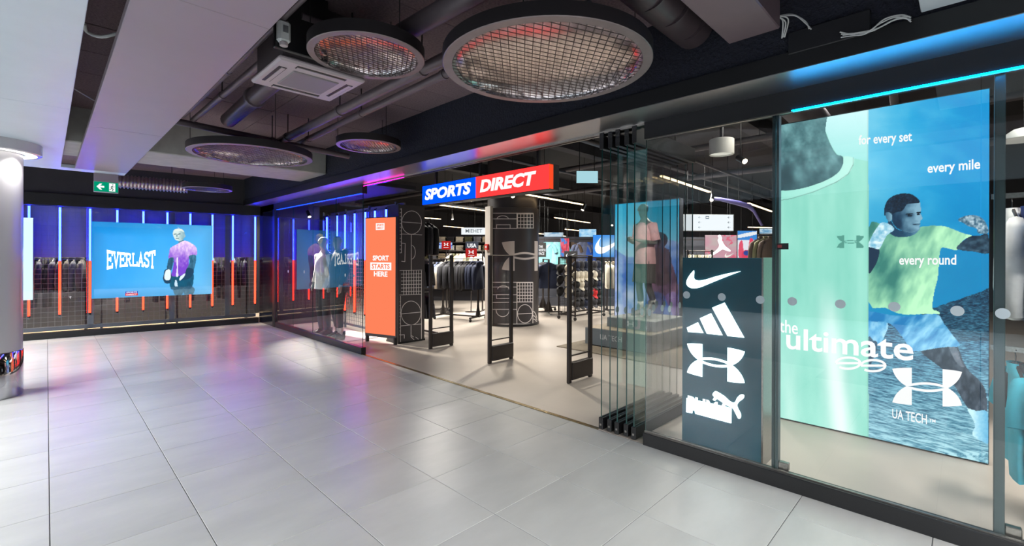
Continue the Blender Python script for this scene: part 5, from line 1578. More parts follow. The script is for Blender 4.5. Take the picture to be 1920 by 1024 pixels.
# ================================================================== CLOTHES ON RAILS
m_hook = M('hanger_steel', (170, 168, 164), .3, 1)
m_hang = M('hanger_dark', (40, 36, 36), .5)
m_hangw = M('hanger_wood', (168, 138, 100), .5)
KIDS = {}
def garment_mb(kind, seed):
    rs = random.Random(seed)
    mb = MB(); n = 16
    def ring(c, rx, ry, wob=.0, ph=0):
        return [(c[0] + rx * math.cos(2 * pi * k / n), c[1] + ry * (1 + wob * math.sin(2 * pi * k * 3 / n + ph)) * math.sin(2 * pi * k / n) + wob * .03 * math.sin(2 * pi * k * 2 / n + ph), c[2]) for k in range(n)]
    if kind in ('tee', 'long', 'hood', 'jacket'):
        L = {'tee': .72, 'long': .70, 'hood': .72, 'jacket': .74}[kind] * rs.uniform(.97, 1.04)
        w = {'tee': .235, 'long': .24, 'hood': .25, 'jacket': .255}[kind]; th = {'tee': .028, 'long': .034, 'hood': .045, 'jacket': .042}[kind]
        rows = [((0, 0, -.075), .062, .04), ((0, 0, -.095), .085, .036), ((0, 0, -.125), .165, .03), ((0, 0, -.155), .212, th * .9), ((0, 0, -.24), w * .93, th), ((0, 0, -.40), w * .95, th * 1.15), ((0, .004, -.58), w * .97, th * 1.2), ((0, 0, -L), w, th * 1.1)]
        vs = []
        for i, (c, a, b) in enumerate(rows):
            vs += ring(c, a, b, min(.55, .11 * max(0, i - 2)), rs.uniform(0, .6) + i * .25)
        fs = [(i * n + k, i * n + (k + 1) % n, (i + 1) * n + (k + 1) % n, (i + 1) * n + k) for i in range(len(rows) - 1) for k in range(n)]
        mb.add(vs, fs)
        for sd in (-1, 1):
            if kind == 'tee':
                mb.tube([(sd * .17, 0, -.165), (sd * .235, 0, -.20), (sd * .275, .01, -.30), (sd * .30, .01, -.385)], [.045, .060, .066, .068], 8, cap=False)
            else:
                mb.tube([(sd * .17, 0, -.165), (sd * .24, 0, -.22), (sd * .275, .012, -.38), (sd * .285, .02, -.56), (sd * .28, .01, -.70)], [.04, .056, .052, .046, .036], 8)
        if kind == 'hood':
            mb.tube([(-.07, -.02, -.09), (-.09, .05, -.08), (0, .085, -.10), (.09, .05, -.08), (.07, -.02, -.09)], [.02, .035, .05, .035, .02], 8)
        if kind == 'jacket':
            mb.tube([(-.06, -.03, -.085), (-.07, .03, -.06), (0, .05, -.055), (.07, .03, -.06), (.06, -.03, -.085)], [.012, .016, .02, .016, .012], 6)
            mb.bar((0, -.05, -.12), (0, -.056, -L + .02), .012, .008)
    elif kind == 'trousers':
        L = 1.0
        mb.add(sum([ring((0, 0, z), a, b) for z, a, b in ((-.07, .19, .026), (-.16, .205, .032), (-.30, .215, .036))], []), [(i * n + k, i * n + (k + 1) % n, (i + 1) * n + (k + 1) % n, (i + 1) * n + k) for i in range(2) for k in range(n)])
        for sd in (-1, 1):
            mb.tube([(sd * .10, 0, -.26), (sd * .11, .005, -.50), (sd * .105, -.004, -.76), (sd * .10, .004, -L)], [.10, .092, .08, .07], 9)
            # flatten
        mb.v = [(x, y * .55, z) for x, y, z in mb.v]
    elif kind == 'shorts':
        mb.add(sum([ring((0, 0, z), a, b) for z, a, b in ((-.07, .19, .026), (-.14, .205, .034), (-.26, .215, .036))], []), [(i * n + k, i * n + (k + 1) % n, (i + 1) * n + (k + 1) % n, (i + 1) * n + k) for i in range(2) for k in range(n)])
        for sd in (-1, 1): mb.tube([(sd * .105, 0, -.22), (sd * .12, 0, -.36), (sd * .125, 0, -.48)], [.10, .112, .118], 9, cap=False)
        mb.v = [(x, y * .5, z) for x, y, z in mb.v]
    return mb
COLS = dict(black=(21, 21, 25), navy=(27, 36, 60), charcoal=(52, 52, 58), grey=(122, 124, 132), cream=(212, 204, 186), white=(226, 226, 222), skyblue=(140, 184, 214), teal=(116, 178, 182), brown=(72, 58, 46),
            olive=(96, 96, 66), royal=(30, 72, 158), mint=(150, 190, 168), slate=(86, 94, 120), sand=(172, 158, 132), cyan=(64, 186, 208), red=(190, 36, 40), bluegrey=(96, 108, 132), navyblue=(32, 56, 120))
KN = dict(tee='tee_shirt', long='long_sleeved_top', hood='hooded_top', jacket='zipped_jacket', trousers='trousers', shorts='shorts')
KW = dict(tee='T-shirt', long='long-sleeved top', hood='hooded top', jacket='zipped jacket', trousers='trousers', shorts='shorts')
CW = dict(skyblue='pale sky-blue', bluegrey='blue-grey', royal='royal blue')
PROTO = {}
def garment(kind, color, loc, rz, label, group, scale=None, wood=False):
    key = (kind, color)
    if key not in PROTO:
        m = M('garment_' + color, COLS[color], .85, var=.16, scale=7, bump=.15)
        g = garment_mb(kind, len(PROTO) * 7 + 3).build(KN[kind], m, loc=(0, 0, 0), smooth='all')
        h = MB()
        h.tube([(0, 0, -.085), (0, 0, -.035), (.014, 0, -.022), (.016, 0, -.006), (0, 0, .006), (-.014, 0, -.004)], .0028, 6)
        h.tube([(-.19, 0, -.135), (-.06, 0, -.088), (0, 0, -.082), (.06, 0, -.088), (.19, 0, -.135)], [.007, .010, .010, .010, .007], 6)
        ho = h.build('hanger', m_hangw if wood else m_hang, g)
        PROTO[key] = (g, ho); fresh = True
    else: fresh = False
    g0, h0 = PROTO[key]
    if fresh: g, h = g0, h0
    else:
        g = g0.copy(); h = h0.copy(); COL.objects.link(g); COL.objects.link(h); h.parent = g
    g.location = loc; g.rotation_euler = (0, 0, rz)
    if scale: g.scale = (1, scale[0], scale[1])
    tag(g, label, KW[kind] if kind in ('tee', 'trousers', 'shorts') else ('jacket' if kind == 'jacket' else 'sweater'), group)
    return g
def rail(A, B, z, seq, where, group, rz=None, start='nearest the doorway', stand='single', base=True, label=None, wood=False, long_=None):
    """clothes spaced along a rail from A to B (2D); seq: (kind, colour) list counted from A"""
    A = Vector((*A, z)); B = Vector((*B, z)); d = (B - A).normalized(); L = (B - A).length
    ang = math.atan2(d.y, d.x) + pi / 2 if rz is None else rz
    n = len(seq)
    cnt = {}
    for i, (k, c) in enumerate(seq):
        p = A.lerp(B, (i + .5) / n)
        key = (k, c); cnt[key] = cnt.get(key, 0) + 1
        tot = sum(1 for s_ in seq if s_ == key)
        nm = f"{CW.get(c, c)} {KW[k]}"
        o_ = (ORD[cnt[key] - 1] + ' ') if tot > 1 else ''
        lb = f"{o_}{nm} {'from the ' + start + ' ' if tot > 1 else ''}on the {where}"
        garment(k, c, (p.x, p.y, z + .0), ang + random.uniform(-.10, .10), lb, group, scale=(random.uniform(.85, 1.1), random.uniform(.97, 1.03)), wood=wood)
    t = thing('garment_rail', label or f'dark metal clothes rail, the {where}', 'clothes rail', (*((A + B) / 2)[:2], 0), 'clothes rails of the shop floor')
    MB().tube([A - d * .04, B + d * .04], .012, 10).build('hanging_bar', m_gate, t, smooth=True)
    if stand == 'T':
        for p in (A + d * .05, B - d * .05):
            MB().bar((p.x, p.y, .10), (p.x, p.y, z), .035, .035).build('post', m_gate, t)
            s_ = Vector((-d.y, d.x, 0))
            MB().bar(p.xy.to_3d() + s_ * .35 + Vector((0, 0, .09)), p.xy.to_3d() - s_ * .35 + Vector((0, 0, .09)), .04, .03).build('foot', m_gate, t)
            mb = MB(); q = p.xy.to_3d()
            mb.prism([q + s_ * .11 + Vector((0, 0, .105)) - d * .005, q - s_ * .11 + Vector((0, 0, .105)) - d * .005, q - s_ * .02 + Vector((0, 0, .36)) - d * .005, q + s_ * .02 + Vector((0, 0, .36)) - d * .005], d * .01); mb.build('gusset', m_gate, t)
            for sg in (-1, 1):
                w_ = q + s_ * .33 * sg
                MB().tube([w_ - d * .013 + Vector((0, 0, .036)), w_ + d * .013 + Vector((0, 0, .036))], .036, 14).build('caster', m_black, t, smooth=True)
        MB().bar((A.x, A.y, .09), (B.x, B.y, .09), .03, .03).build('spine', m_gate, t)
    else:
        for p in (A, B):
            MB().bar((p.x, p.y, .0), (p.x, p.y, z + .02), .03, .03).build('post', m_gate, t)
        if base:
            s_ = Vector((-d.y, d.x, 0))
            for p in (A, B):
                MB().bar(Vector((p.x, p.y, .015)) + s_ * .25, Vector((p.x, p.y, .015)) - s_ * .25, .03, .03).build('foot', m_gate, t)
    return t
# rails seen through the doorway
B_, N_, C_ = 'black', 'navy', 'charcoal'
rail((7.02, 7.98), (6.70, 9.02), 1.42, [('hood', N_), ('long', N_), ('hood', N_), ('long', B_), ('hood', B_), ('long', C_), ('hood', B_), ('long', B_), ('hood', C_), ('long', B_), ('long', C_), ('hood', B_), ('long', C_), ('long', 'cream')],
     'dark rail behind the left gate', 'dark tops on the wheeled rail', start='pillar end', stand='T')
rail((7.36, 9.60), (7.02, 10.0), 1.40, [('tee', 'bluegrey'), ('tee', 'slate'), ('tee', 'bluegrey'), ('tee', 'slate'), ('tee', C_), ('tee', 'bluegrey')],
     'blue-grey rail behind the gate', 'blue-grey shirts behind the gate', start='pillar end', stand='T')
for z, k, wh in ((2.22, 'hood', 'topmost'), (1.42, 'trousers', 'middle'), (.84, 'shorts', 'lowest')):
    pass
def tier(z, kinds, wh):
    seq = [(k, c) for k, c in kinds]
    rail((4.86, 7.46), (5.26, 7.46), z, seq, f'{wh} arm behind the pier', f'dark clothes on the {wh} arm behind the pier', start='pier side', base=(wh == 'lowest'))
tier(2.20, [('long', B_), ('hood', B_), ('long', C_), ('long', B_)], 'topmost')
tier(1.40, [('shorts', B_), ('shorts', C_), ('shorts', B_), ('shorts', B_)], 'middle')
tier(.78, [('shorts', B_), ('shorts', C_), ('shorts', B_), ('shorts', C_)], 'lowest')
rail((8.86, 7.46), (9.55, 8.26), 1.40, [('tee', N_), ('tee', N_), ('tee', B_), ('tee', N_), ('tee', 'sand'), ('tee', N_), ('tee', B_), ('tee', C_)], 'rail right of the pillar', 'shirts right of the pillar', start='doorway end', stand='T')
rail((10.25, 6.72), (10.72, 6.26), 1.40, [('jacket', 'cream'), ('jacket', 'cream'), ('jacket', 'sand'), ('jacket', 'cream'), ('tee', 'mint'), ('tee', 'teal'), ('tee', 'mint')], 'rail behind the glass panels', 'cream jackets and green shirts', start='cap stand side', stand='T')
def PD(px, D):
    d = ray(px, 479) * D
    return (float(d[0]), float(d[1]))
rail(PD(1290, 9.2), PD(1335, 9.0), 1.60, [('tee', 'sand'), ('tee', 'cream'), ('tee', 'olive'), ('tee', 'sand'), ('tee', 'cream'), ('tee', 'sand'), ('tee', 'cream')], 'high rail above the tower', 'sand shirts above the tower', start='left end')
rail(PD(1430, 6.6), PD(1455, 6.3), 1.42, [('long', 'white'), ('long', 'skyblue'), ('long', 'white'), ('long', 'skyblue'), ('long', 'royal')], 'rail between tower and poster', 'white and blue tops between tower and poster', start='tower side', rz=math.radians(-20))
rail(PD(1424, 11.2), PD(1452, 10.9), 2.02, [('jacket', 'brown'), ('jacket', 'olive'), ('jacket', 'brown')], 'upper rail left of the poster', 'brown jackets left of the poster', start='left end', rz=math.radians(-45))
rail(PD(842, 12.6), PD(905, 12.4), 1.62, [('tee', 'cream'), ('tee', 'olive'), ('tee', 'sand'), ('tee', 'cream'), ('tee', 'white'), ('tee', 'sand'), ('tee', 'olive'), ('tee', 'cream'), ('tee', 'sand'), ('tee', 'white')], 'rail under the red cards', 'pale shirts behind the dark rail', start='left end')
# clothes close behind the glass at the far right
gr = thing('garment_rail', 'steel two-tier clothes rail behind the glass at the far right', 'clothes rail', (4.0, -.7, 0), 'clothes rails of the shop floor')
for z in (1.86, .96):
    MB().bar((3.98, -.10, z), (3.98, -1.4, z), .022, .03).build('hanging_bar', m_steel, gr)
for y in (-.62, -1.36): MB().bar((4.02, y, 0), (4.02, y, 1.9), .03, .03).build('post', m_steel, gr)
MB().bar((4.02, -.6, .015), (4.02, -1.4, .015), .06, .03).build('foot', m_steel, gr)
FR = 'clothes at the far right'
garment('long', 'white', (4.0, -.185, 1.86), math.radians(2), 'white long-sleeved top on the upper bar behind the right end of the glass', FR)
garment('tee', 'navyblue', (3.86, -.25, 1.86), math.radians(7), 'deep blue T-shirt on the upper bar at the right edge of the photo', FR)
garment('long', 'navyblue', (3.98, -.36, 1.86), math.radians(5), 'deep blue long-sleeved top behind the blue T-shirt on the upper bar', FR)
garment('jacket', 'black', (3.98, -.52, 1.86), math.radians(4), 'black zipped jacket rearmost on the upper bar at the far right', FR)
garment('tee', 'cyan', (3.98, -.20, .96), math.radians(5), 'bright cyan T-shirt on the lower bar at the far right', FR)
garment('tee', 'charcoal', (3.88, -.245, .97), math.radians(8), 'dark grey T-shirt on the lower bar in front of the cyan one', FR)
garment('trousers', 'charcoal', (3.94, -.31, 1.03), math.radians(14), 'dark grey trousers hanging behind the dark T-shirt on the lower bar', FR)
garment('tee', 'skyblue', (3.98, -.42, .96), math.radians(8), 'pale sky-blue T-shirt behind the dark trousers on the lower bar', FR)
t = thing('display_board', 'pale display board with dark slats behind the clothes at the far right', 'display board', (5.75, -.9, 0))
MB().bbox((5.72, -1.6, 0), (5.78, -.40, 2.62), .01).build('board', M('board_cream', (206, 196, 182), .6), t)
for z in (1.0, 1.55, 2.05): MB().box((5.70, -1.6, z), (5.722, -.40, z + .06)).build('slat_channel', m_black, t)
t = thing('dish_lamp', 'white shallow dish lamp hanging right of the poster', 'lamp', (5.15, -.30, 2.38))
MB().lathe([(.02, .09), (.06, .08), (.15, .01), (.155, 0), (.14, 0), (.05, .06), (.001, .065)], (5.15, -.30, 2.38), 36).build('shade', M('dish_white', (216, 222, 222), .4), t, smooth=True)
MB().tube([(5.15, -.30, 2.46), (5.15, -.30, 3.63)], .004, 6).build('cord', m_black, t)
MB().lathe([(.001, .03), (.03, .035), (.03, .062)], (5.15, -.30, 2.38), 16).build('bulb', emis('bulb_warm', (255, 244, 220), 4), t)

# cap stand
x0, x1, y0, y1 = 8.56, 9.74, 6.42, 6.90
t = thing('cap_stand', 'wheeled mesh stand hung with caps behind the right security gate', 'display stand', ((x0 + x1) / 2, (y0 + y1) / 2, 0))
for x in (x0, x1):
    for y in (y0, y1):
        MB().bar((x, y, .09), (x, y, 1.47), .03, .03).build('upright', m_gate, t)
        MB().tube([(x - .012, y, .04), (x + .012, y, .04)], .04, 14).build('caster', m_black, t, smooth=True)
for z in (.12, 1.455):
    for y in (y0, y1): MB().bar((x0, y, z), (x1, y, z), .03, .03).build('rail', m_gate, t)
    for x in (x0, x1): MB().bar((x, y0, z), (x, y1, z), .03, .03).build('rail', m_gate, t)
mb = MB(); wiregrid(mb, (x0, y0, .12), (0, y1 - y0, 0), (0, 0, 1.34), 8, 22, .005); o = mb.build('end_mesh', m_gate, t); o['kind'] = 'stuff'
mb = MB(); wiregrid(mb, (x1, y0, .12), (0, y1 - y0, 0), (0, 0, 1.34), 8, 22, .005); o = mb.build('end_mesh', m_gate, t); o['kind'] = 'stuff'
mb = MB(); wiregrid(mb, (x0, y1 - .12, .12), (x1 - x0, 0, 0), (0, 0, 1.34), 20, 22, .005); o = mb.build('back_mesh', m_gate, t); o['kind'] = 'stuff'
CAPP = {}
def cap(color, loc, rz, label):
    if color not in CAPP:
        m = M('cap_' + color, COLS[color], .8, var=.1, scale=20)
        mb = MB(); mb.lathe([(.095, .0), (.096, .03), (.088, .07), (.065, .105), (.03, .122), (.001, .126)], (0, 0, 0), 20)
        g = mb.build('baseball_cap', m, loc=(0, 0, 0), smooth=True)
        b_ = MB(); pts = [(.09 * math.cos(a), .09 * math.sin(a), .0) for a in np.linspace(pi * 1.08, pi * 1.92, 9)]
        out = [(.085 * math.cos(a), -.04 + .135 * math.sin(a), -.022) for a in np.linspace(pi * 1.95, pi * 1.05, 9)]
        b_.prism(pts + out, (0, 0, .006)); br = b_.build('brim', m, g)
        c_ = MB(); c_.lathe([(.012, 0), (.008, .006), (.001, .008)], (0, 0, .124), 10); bt = c_.build('top_button', m, g)
        CAPP[color] = (g, [br, bt]); g1 = g
    else:
        g, ch = CAPP[color]; g1 = g.copy(); COL.objects.link(g1)
        for c0_ in ch:
            c1 = c0_.copy(); COL.objects.link(c1); c1.parent = g1
    g1.location = loc; g1.rotation_euler = (math.radians(38), 0, rz)
    tag(g1, label, 'cap', 'caps on the mesh stand')
rowsC = [(1.26, ['navy', 'charcoal', 'navy', 'black', 'charcoal', 'navy']), (1.02, ['cream', 'cream', 'cream', 'black', 'cream', 'charcoal']), (.80, ['black', 'cream', 'charcoal', 'black', 'black', 'navy']), (.58, ['black', 'charcoal', 'black', 'charcoal', 'red', 'black']), (.36, ['charcoal', 'black', 'navy', 'black', 'charcoal', 'black'])]
rn_ = ['topmost', 'second', 'middle', 'fourth', 'lowest']
for ri, (z, cs) in enumerate(rowsC):
    seen = {}
    for i, c in enumerate(cs):
        x = x0 + .14 + i * .18
        seen[c] = seen.get(c, 0) + 1
        lb = f"{ORD[seen[c]-1] + ' ' if cs.count(c) > 1 else 'only '}{c} cap{' from the left' if cs.count(c) > 1 else ''} in the {rn_[ri]} row of the mesh stand"
        MB().tube([(x, y1 - .12, z + .05), (x, y0 + .12, z + .06)], .004, 6).build('peg', m_steel, t)
        cap(c, (x, y0 + .10, z), random.uniform(-.25, .1), lb)
for ri, z in enumerate((1.18, .92, .66)):
    for j, c in enumerate(('cream', 'black')):
        cap(c, (x0 - .07, y0 + .12 + j * .24, z), math.radians(-90), f"{c} cap at the {['top', 'middle', 'bottom'][ri]} of the stand's narrow end")

# ================================================================== FAR DISPLAYS
rdir = np.array([math.cos(YAW), -math.sin(YAW)])
def RD(R, D):  # lateral offset and distance from the entrance viewpoint -> floor point
    return np.array([math.sin(YAW) * D + math.cos(YAW) * R, math.cos(YAW) * D - math.sin(YAW) * R])
def facing_panel(mb, pxl, pxr, ytop, ybot, D, th=.04):
    a = atD(pxl, ytop, D); b = atD(pxr, ytop, D); c_ = atD(pxl, ybot, D)
    f = np.array([math.sin(YAW), math.cos(YAW), 0])
    z1, z0 = max(a[2], b[2]), c_[2]
    P = [(a[0], a[1], z0), (b[0], b[1], z0), (b[0], b[1], z1), (a[0], a[1], z1)]
    return mb.prism(P, f * th), P, -f
m_wallu = M('display_unit_dark', (48, 50, 58), .7, var=.1)
t = thing('display_unit', 'long dark wall unit carrying shirts and lit pictures at the back right', 'display unit', (*RD(2.2, 14.2), 0))
mb, P, nf = facing_panel(MB(), 1004, 1460, 446, 576, 14.15, .1)
P2 = [(p[0], p[1], 0.0 if i < 2 else 2.08) for i, p in enumerate(P)]
mb = MB(); mb.prism([P2[0], P2[1], P2[2], P2[3]], -nf * .1); mb.build('back_panel', m_wallu, t)
mb = MB(); mb.prism([np.array(P2[0]) + nf * .0, np.array(P2[1]) + nf * .0, np.array(P2[1]) + nf * .4, np.array(P2[0]) + nf * .4], (0, 0, .25)); mb.build('base_shelf', m_wallu, t)
MB().bar(np.array(P2[0]) + nf * .25 + [0, 0, 1.99], np.array(P2[1]) + nf * .25 + [0, 0, 1.99], .025, .025).build('hanging_bar', m_gate, t)
def wall_garment(px, kind, color, label, z=1.985):
    d = atD(px, 450, 13.9)
    garment(kind, color, (d[0], d[1], z), -YAW + random.uniform(-.1, .1), label, 'shirts on the back wall unit')
for px, c, lb in ((1024, 'teal', 'leftmost pale teal T-shirt high on the back wall unit'), (1033, 'teal', 'second pale teal T-shirt from the left on the back wall unit'), (1042, 'skyblue', 'sky-blue T-shirt beside the teal ones on the back wall unit'),
                  (1049, 'teal', 'rightmost pale teal T-shirt beside the red picture')):
    wall_garment(px, 'tee', c, lb)
wall_garment(1072, 'tee', 'brown', 'brown T-shirt right of the red picture on the back wall unit')
wall_garment(1090, 'tee', 'slate', 'slate-blue T-shirt in the middle of the back wall unit'); wall_garment(1097, 'tee', 'slate', 'second slate-blue T-shirt on the back wall unit'); wall_garment(1104, 'tee', 'royal', 'royal blue T-shirt left of the big lit tick emblem')
def paint_abstract(cols, sc, seed):
    def f(px, py, s, t_):
        n = fbm(s * sc, t_ * sc * 1.4, seed)
        a = mixc(cols[0], cols[1], np.clip((n - .3) * 3, 0, 1))
        n2 = fbm(s * sc * .8 + 9, t_ * sc + 4, seed + 9)
        m = n2 > .56
        a[m] = cols[2]
        return a
    return f
def lit_picture(name, label, pxl, pxr, yt, yb, D, painter, nx=30, ny=30, mat=None):
    mb, P, nf = facing_panel(MB(), pxl, pxr, yt, yb, D)
    c_ = (np.array(P[0]) + np.array(P[1])) / 2
    t = thing(name, label, 'lightbox', tuple(c_))
    mb.build('case', m_black, t)
    O = np.array(P[0]) + nf * .004
    print_panel('printed_face', O, np.array(P[1]) - np.array(P[0]), (0, 0, P[2][2] - P[0][2]), nx, ny, painter, mat or printmat('backlit_print'), t)
    for u in (.2, .8):
        p = np.array(P[0]) * (1 - u) + np.array(P[1]) * u - nf * .02
        MB().tube([(p[0], p[1], P[2][2] - .01), (p[0], p[1], 3.63)], .006, 5).build('hanger_rod', m_black, t)
    return t, O + nf * .003, np.array(P[1]) - np.array(P[0]), np.array([0, 0, P[2][2] - P[0][2]]), nf
lit_picture('red_picture', 'narrow red, white and blue lit picture among the shirts at the back', 1051, 1067, 447, 481, 13.8, paint_abstract(((206, 44, 70), (232, 96, 120), (60, 130, 210)), 4, 3))
t, O, U, V, nf = lit_picture('sports_sign', 'small dark sign with a white tick among the shirts at the back', 1058, 1083, 471, 486, 13.4, lambda px, py, s, t_: np.tile(np.array([[52., 50, 50]]), (len(s), 1)), 4, 4)
emblem('tick_emblem', SWOOSH, O + U * .12 + V * .25, U * .76, V * .5, nf * .004, lw, t)
t, O, U, V, nf = lit_picture('lettered_sign', 'dark sign with stacked white capitals right of the round pillar', 1009, 1024, 455, 482, 13.2, lambda px, py, s, t_: np.tile(np.array([[46., 40, 36]]), (len(s), 1)), 4, 4)
for i, w_ in enumerate(('THE', 'NORTH', 'FACE')):
    lettering('lettering', w_, O + U * .08 + V * (.62 - .24 * i), U * (.5, .84, .7)[i], V * .19, lw, t, bold=.03, depth=.003, nrm=nf)
def paint_swoosh_bg(px, py, s, t_):
    return mixc((46, 140, 236), (190, 226, 255), np.clip(1.2 - np.hypot((s - .5) * 1.6, (t_ - .5) * 1.4) * 1.5, 0, 1))
t, O, U, V, nf = lit_picture('tick_lightbox', 'bright blue lightbox with a big glowing white tick at the back', 1112, 1172, 441, 482, 13.7, paint_swoosh_bg, 24, 18)
emblem('tick_emblem', SWOOSH, O + U * .06 + V * .12, U * .9, V * .78, nf * .006, emis('emblem_white2', (250, 253, 255), 2.0), t)
t, O, U, V, nf = lit_picture('jumper_lightbox', 'pink and grey lit picture with a white leaping figure above the tower', 1322, 1381, 441, 486, 12.6, paint_abstract(((206, 150, 166), (196, 176, 176), (224, 96, 124)), 3.5, 6))
mb = MB()
jm = [(.42, .86), (.47, .93), (.53, .90), (.53, .80), (.58, .66), (.66, .52), (.80, .38), (.78, .32), (.62, .38), (.54, .40), (.40, .28), (.16, .10), (.06, .06), (.10, .14), (.30, .32), (.42, .48), (.44, .62), (.40, .76)]
mb.prism([tuple(O + U * x + V * y) for x, y in smoothpoly(jm, 3)], nf * .005); mb.build('leaping_figure', emis('emblem_white2', None, 2), t)
mb = MB(); mb.prism([tuple(O + U * (.455 + .055 * math.cos(a)) + V * (.95 + .06 * math.sin(a))) for a in np.linspace(0, 2 * pi, 13)[:-1]], nf * .005); mb.build('ball', _mats['emblem_white2'], t)
emblem('tick_emblem', SWOOSH, O + U * .62 + V * .06, U * .3, V * .2, nf * .004, M('vinyl_white'), t)
def paint_red(px, py, s, t_):
    im = Img(s * 100, (1 - t_) * 130)
    im.c[:] = (236, 236, 246)
    im.c[im.py < 42] = (60, 140, 220)
    im.fill([(0, 20), (100, 2), (100, 16), (0, 34)], (240, 244, 250)); im.fill([(8, 60), (26, 48), (30, 130), (6, 130)], (232, 84, 112)); im.fill([(62, 40), (84, 48), (96, 130), (58, 130)], (232, 70, 100)); im.fill([(26, 96), (62, 92), (66, 130), (24, 130)], (228, 60, 92)); im.ell(46, 104, 16, 12, (40, 70, 150))
    return im.c
lit_picture('jersey_picture', 'red, white and blue lit picture of a shirt above the tower', 1383, 1419, 433, 485, 12.2, paint_red, 40, 50)
lit_picture('blue_window_picture', 'pale blue lit panels above the shirts at the back', 1086, 1118, 430, 446, 15.5, paint_abstract(((150, 206, 240), (196, 226, 244), (120, 180, 226)), 5, 12), 20, 10)
# pale blue window bays of the back wall
for i, (a, b, c_, d, D) in enumerate(((1284, 1320, 446, 486, 15.0), (1178, 1276, 434, 446, 16.6), (1020, 1056, 436, 446, 16.6), (1424, 1450, 429, 438, 15.4))):
    lit_picture('window_panel', ['pale glowing window panel left of the leaping figure', 'long pale glowing strip high at the back right', 'pale glowing strip above the teal shirts', 'pale glowing strip above the brown jackets'][i], a, b, c_, d, D, paint_abstract(((170, 200, 220), (206, 222, 230), (110, 160, 196)), 4, 30 + i), 16, 8)

# hanging direction sign
D = 9.4
a = atD(1281, 402, D); b = atD(1376, 397, D)
z1 = float(a[2] + .0); z0 = float(atD(1281, 433, D)[2])
t = thing('direction_sign', 'white hanging direction sign with arrows above the brand tower', 'sign', (*((a + b) / 2)[:2], z0))
f = np.array([math.sin(YAW), math.cos(YAW), 0]); P0 = np.array([a[0], a[1], z0]); U = np.array([b[0] - a[0], b[1] - a[1], 0]); V = np.array([0, 0, z1 - z0])
mb = MB(); mb.prism([P0, P0 + U, P0 + U + V, P0 + V], f * .12); mb.build('case', M('sign_case_grey', (150, 154, 156), .4), t)
O = P0 - f * .002
mb = MB(); mb.prism([O + U * .01 + V * .02, O + U * .985 + V * .02, O + U * .985 + V * .98, O + U * .01 + V * .98], f * .001); mb.build('lit_face', emis('sign_face_white', (244, 250, 255), 1.1), t)
m_ink = M('sign_ink', (70, 84, 96), .6)
for i in range(3):
    v = .82 - .30 * i
    for u in (.30, .88):
        q = lambda x, y: tuple(O - f * .001 + U * (u + x) + V * (v + y))
        strokes_ = MB(); strokes(strokes_, [[(0, 0), (.055, 0)], [(.022, .055), (0, 0), (.022, -.055)]], .012, q, tuple(-f * .001)); strokes_.build('arrow', m_ink, t)
q2 = lambda u, v: O - f * .001 + U * u + V * v
mb = MB(); mb.prism([q2(.44, .73), q2(.51, .73), q2(.51, .90), q2(.44, .90)], -f * .001); mb.build('pictogram', m_ink, t)
mb = MB(); mb.prism([q2(.45, .80), q2(.50, .80), q2(.50, .835), q2(.45, .835)], -f * .002); mb.build('pictogram_bar', M('vinyl_white'), t)
for u in (.1, .9): 
    p = P0 + U * u + f * .05; MB().tube([(p[0], p[1], z1), (p[0], p[1], 3.63)], .008, 6).build('hanger_rod', m_black, t)

# small lit plate right of the shop sign, drum lamp, lilac reflection modelled as a tube
D = 7.4
mb, P, nf = facing_panel(MB(), 1081, 1121, 321, 343, D, .05)
t = thing('lit_plate', 'small pale blue lit plate hanging right of the red shop sign', 'sign', tuple((np.array(P[0]) + np.array(P[1])) / 2))
mb.build('case', m_black, t)
mb = MB(); mb.prism([np.array(p) + nf * .003 for p in P], nf * .001); mb.build('lit_face', emis('plate_blue', (168, 214, 224), 1), t)
for u in (.15, .85):
    p = np.array(P[0]) * (1 - u) + np.array(P[1]) * u - nf * .03; MB().tube([(p[0], p[1], P[2][2]), (p[0], p[1], 3.63)], .007, 6).build('hanger_rod', m_black, t)
d = atD(1353, 275, 5.2)
t = thing('drum_lamp', 'white drum ceiling lamp seen through the glass above the tower', 'lamp', (d[0], d[1], d[2] - .09))
MB().lathe([(.001, .17), (.125, .17), (.13, .165), (.13, .0), (.12, .0), (.12, .02)], (d[0], d[1], d[2] - .09), 40).build('shade', M('drum_white', (206, 206, 200), .5), t, smooth=True)
MB().disc((d[0], d[1], d[2] - .075), .12, 36, True).build('diffuser', emis('drum_glow', (232, 230, 216), .9), t)
MB().tube([(d[0], d[1], d[2] + .08), (d[0], d[1], 3.63)], .02, 8).build('stem', m_black, t)
t = thing('lilac_reflection', 'lilac reflection in the glass, modelled as a bent tube right of the direction sign', 'tube', tuple(atD(1340, 372, 9.0)))
MB().tube([atD(1338, 372, 9.0), atD(1352, 374, 9.0), atD(1385, 381, 9.0), atD(1405, 387, 9.0), atD(1414, 396, 9.0), atD(1429, 423, 9.0)], [.03, .035, .05, .05, .03, .022], 12).build('reflection_body', M('lilac_reflection_tint', (132, 128, 206), .4), t, smooth='all')  # reflection of the soffit, built as a solid tube with a rod
p = atD(1385, 376, 9.0); MB().tube([(p[0], p[1], p[2]), (p[0], p[1], 3.63)], .005, 6).build('hanger_rod', m_black, t)

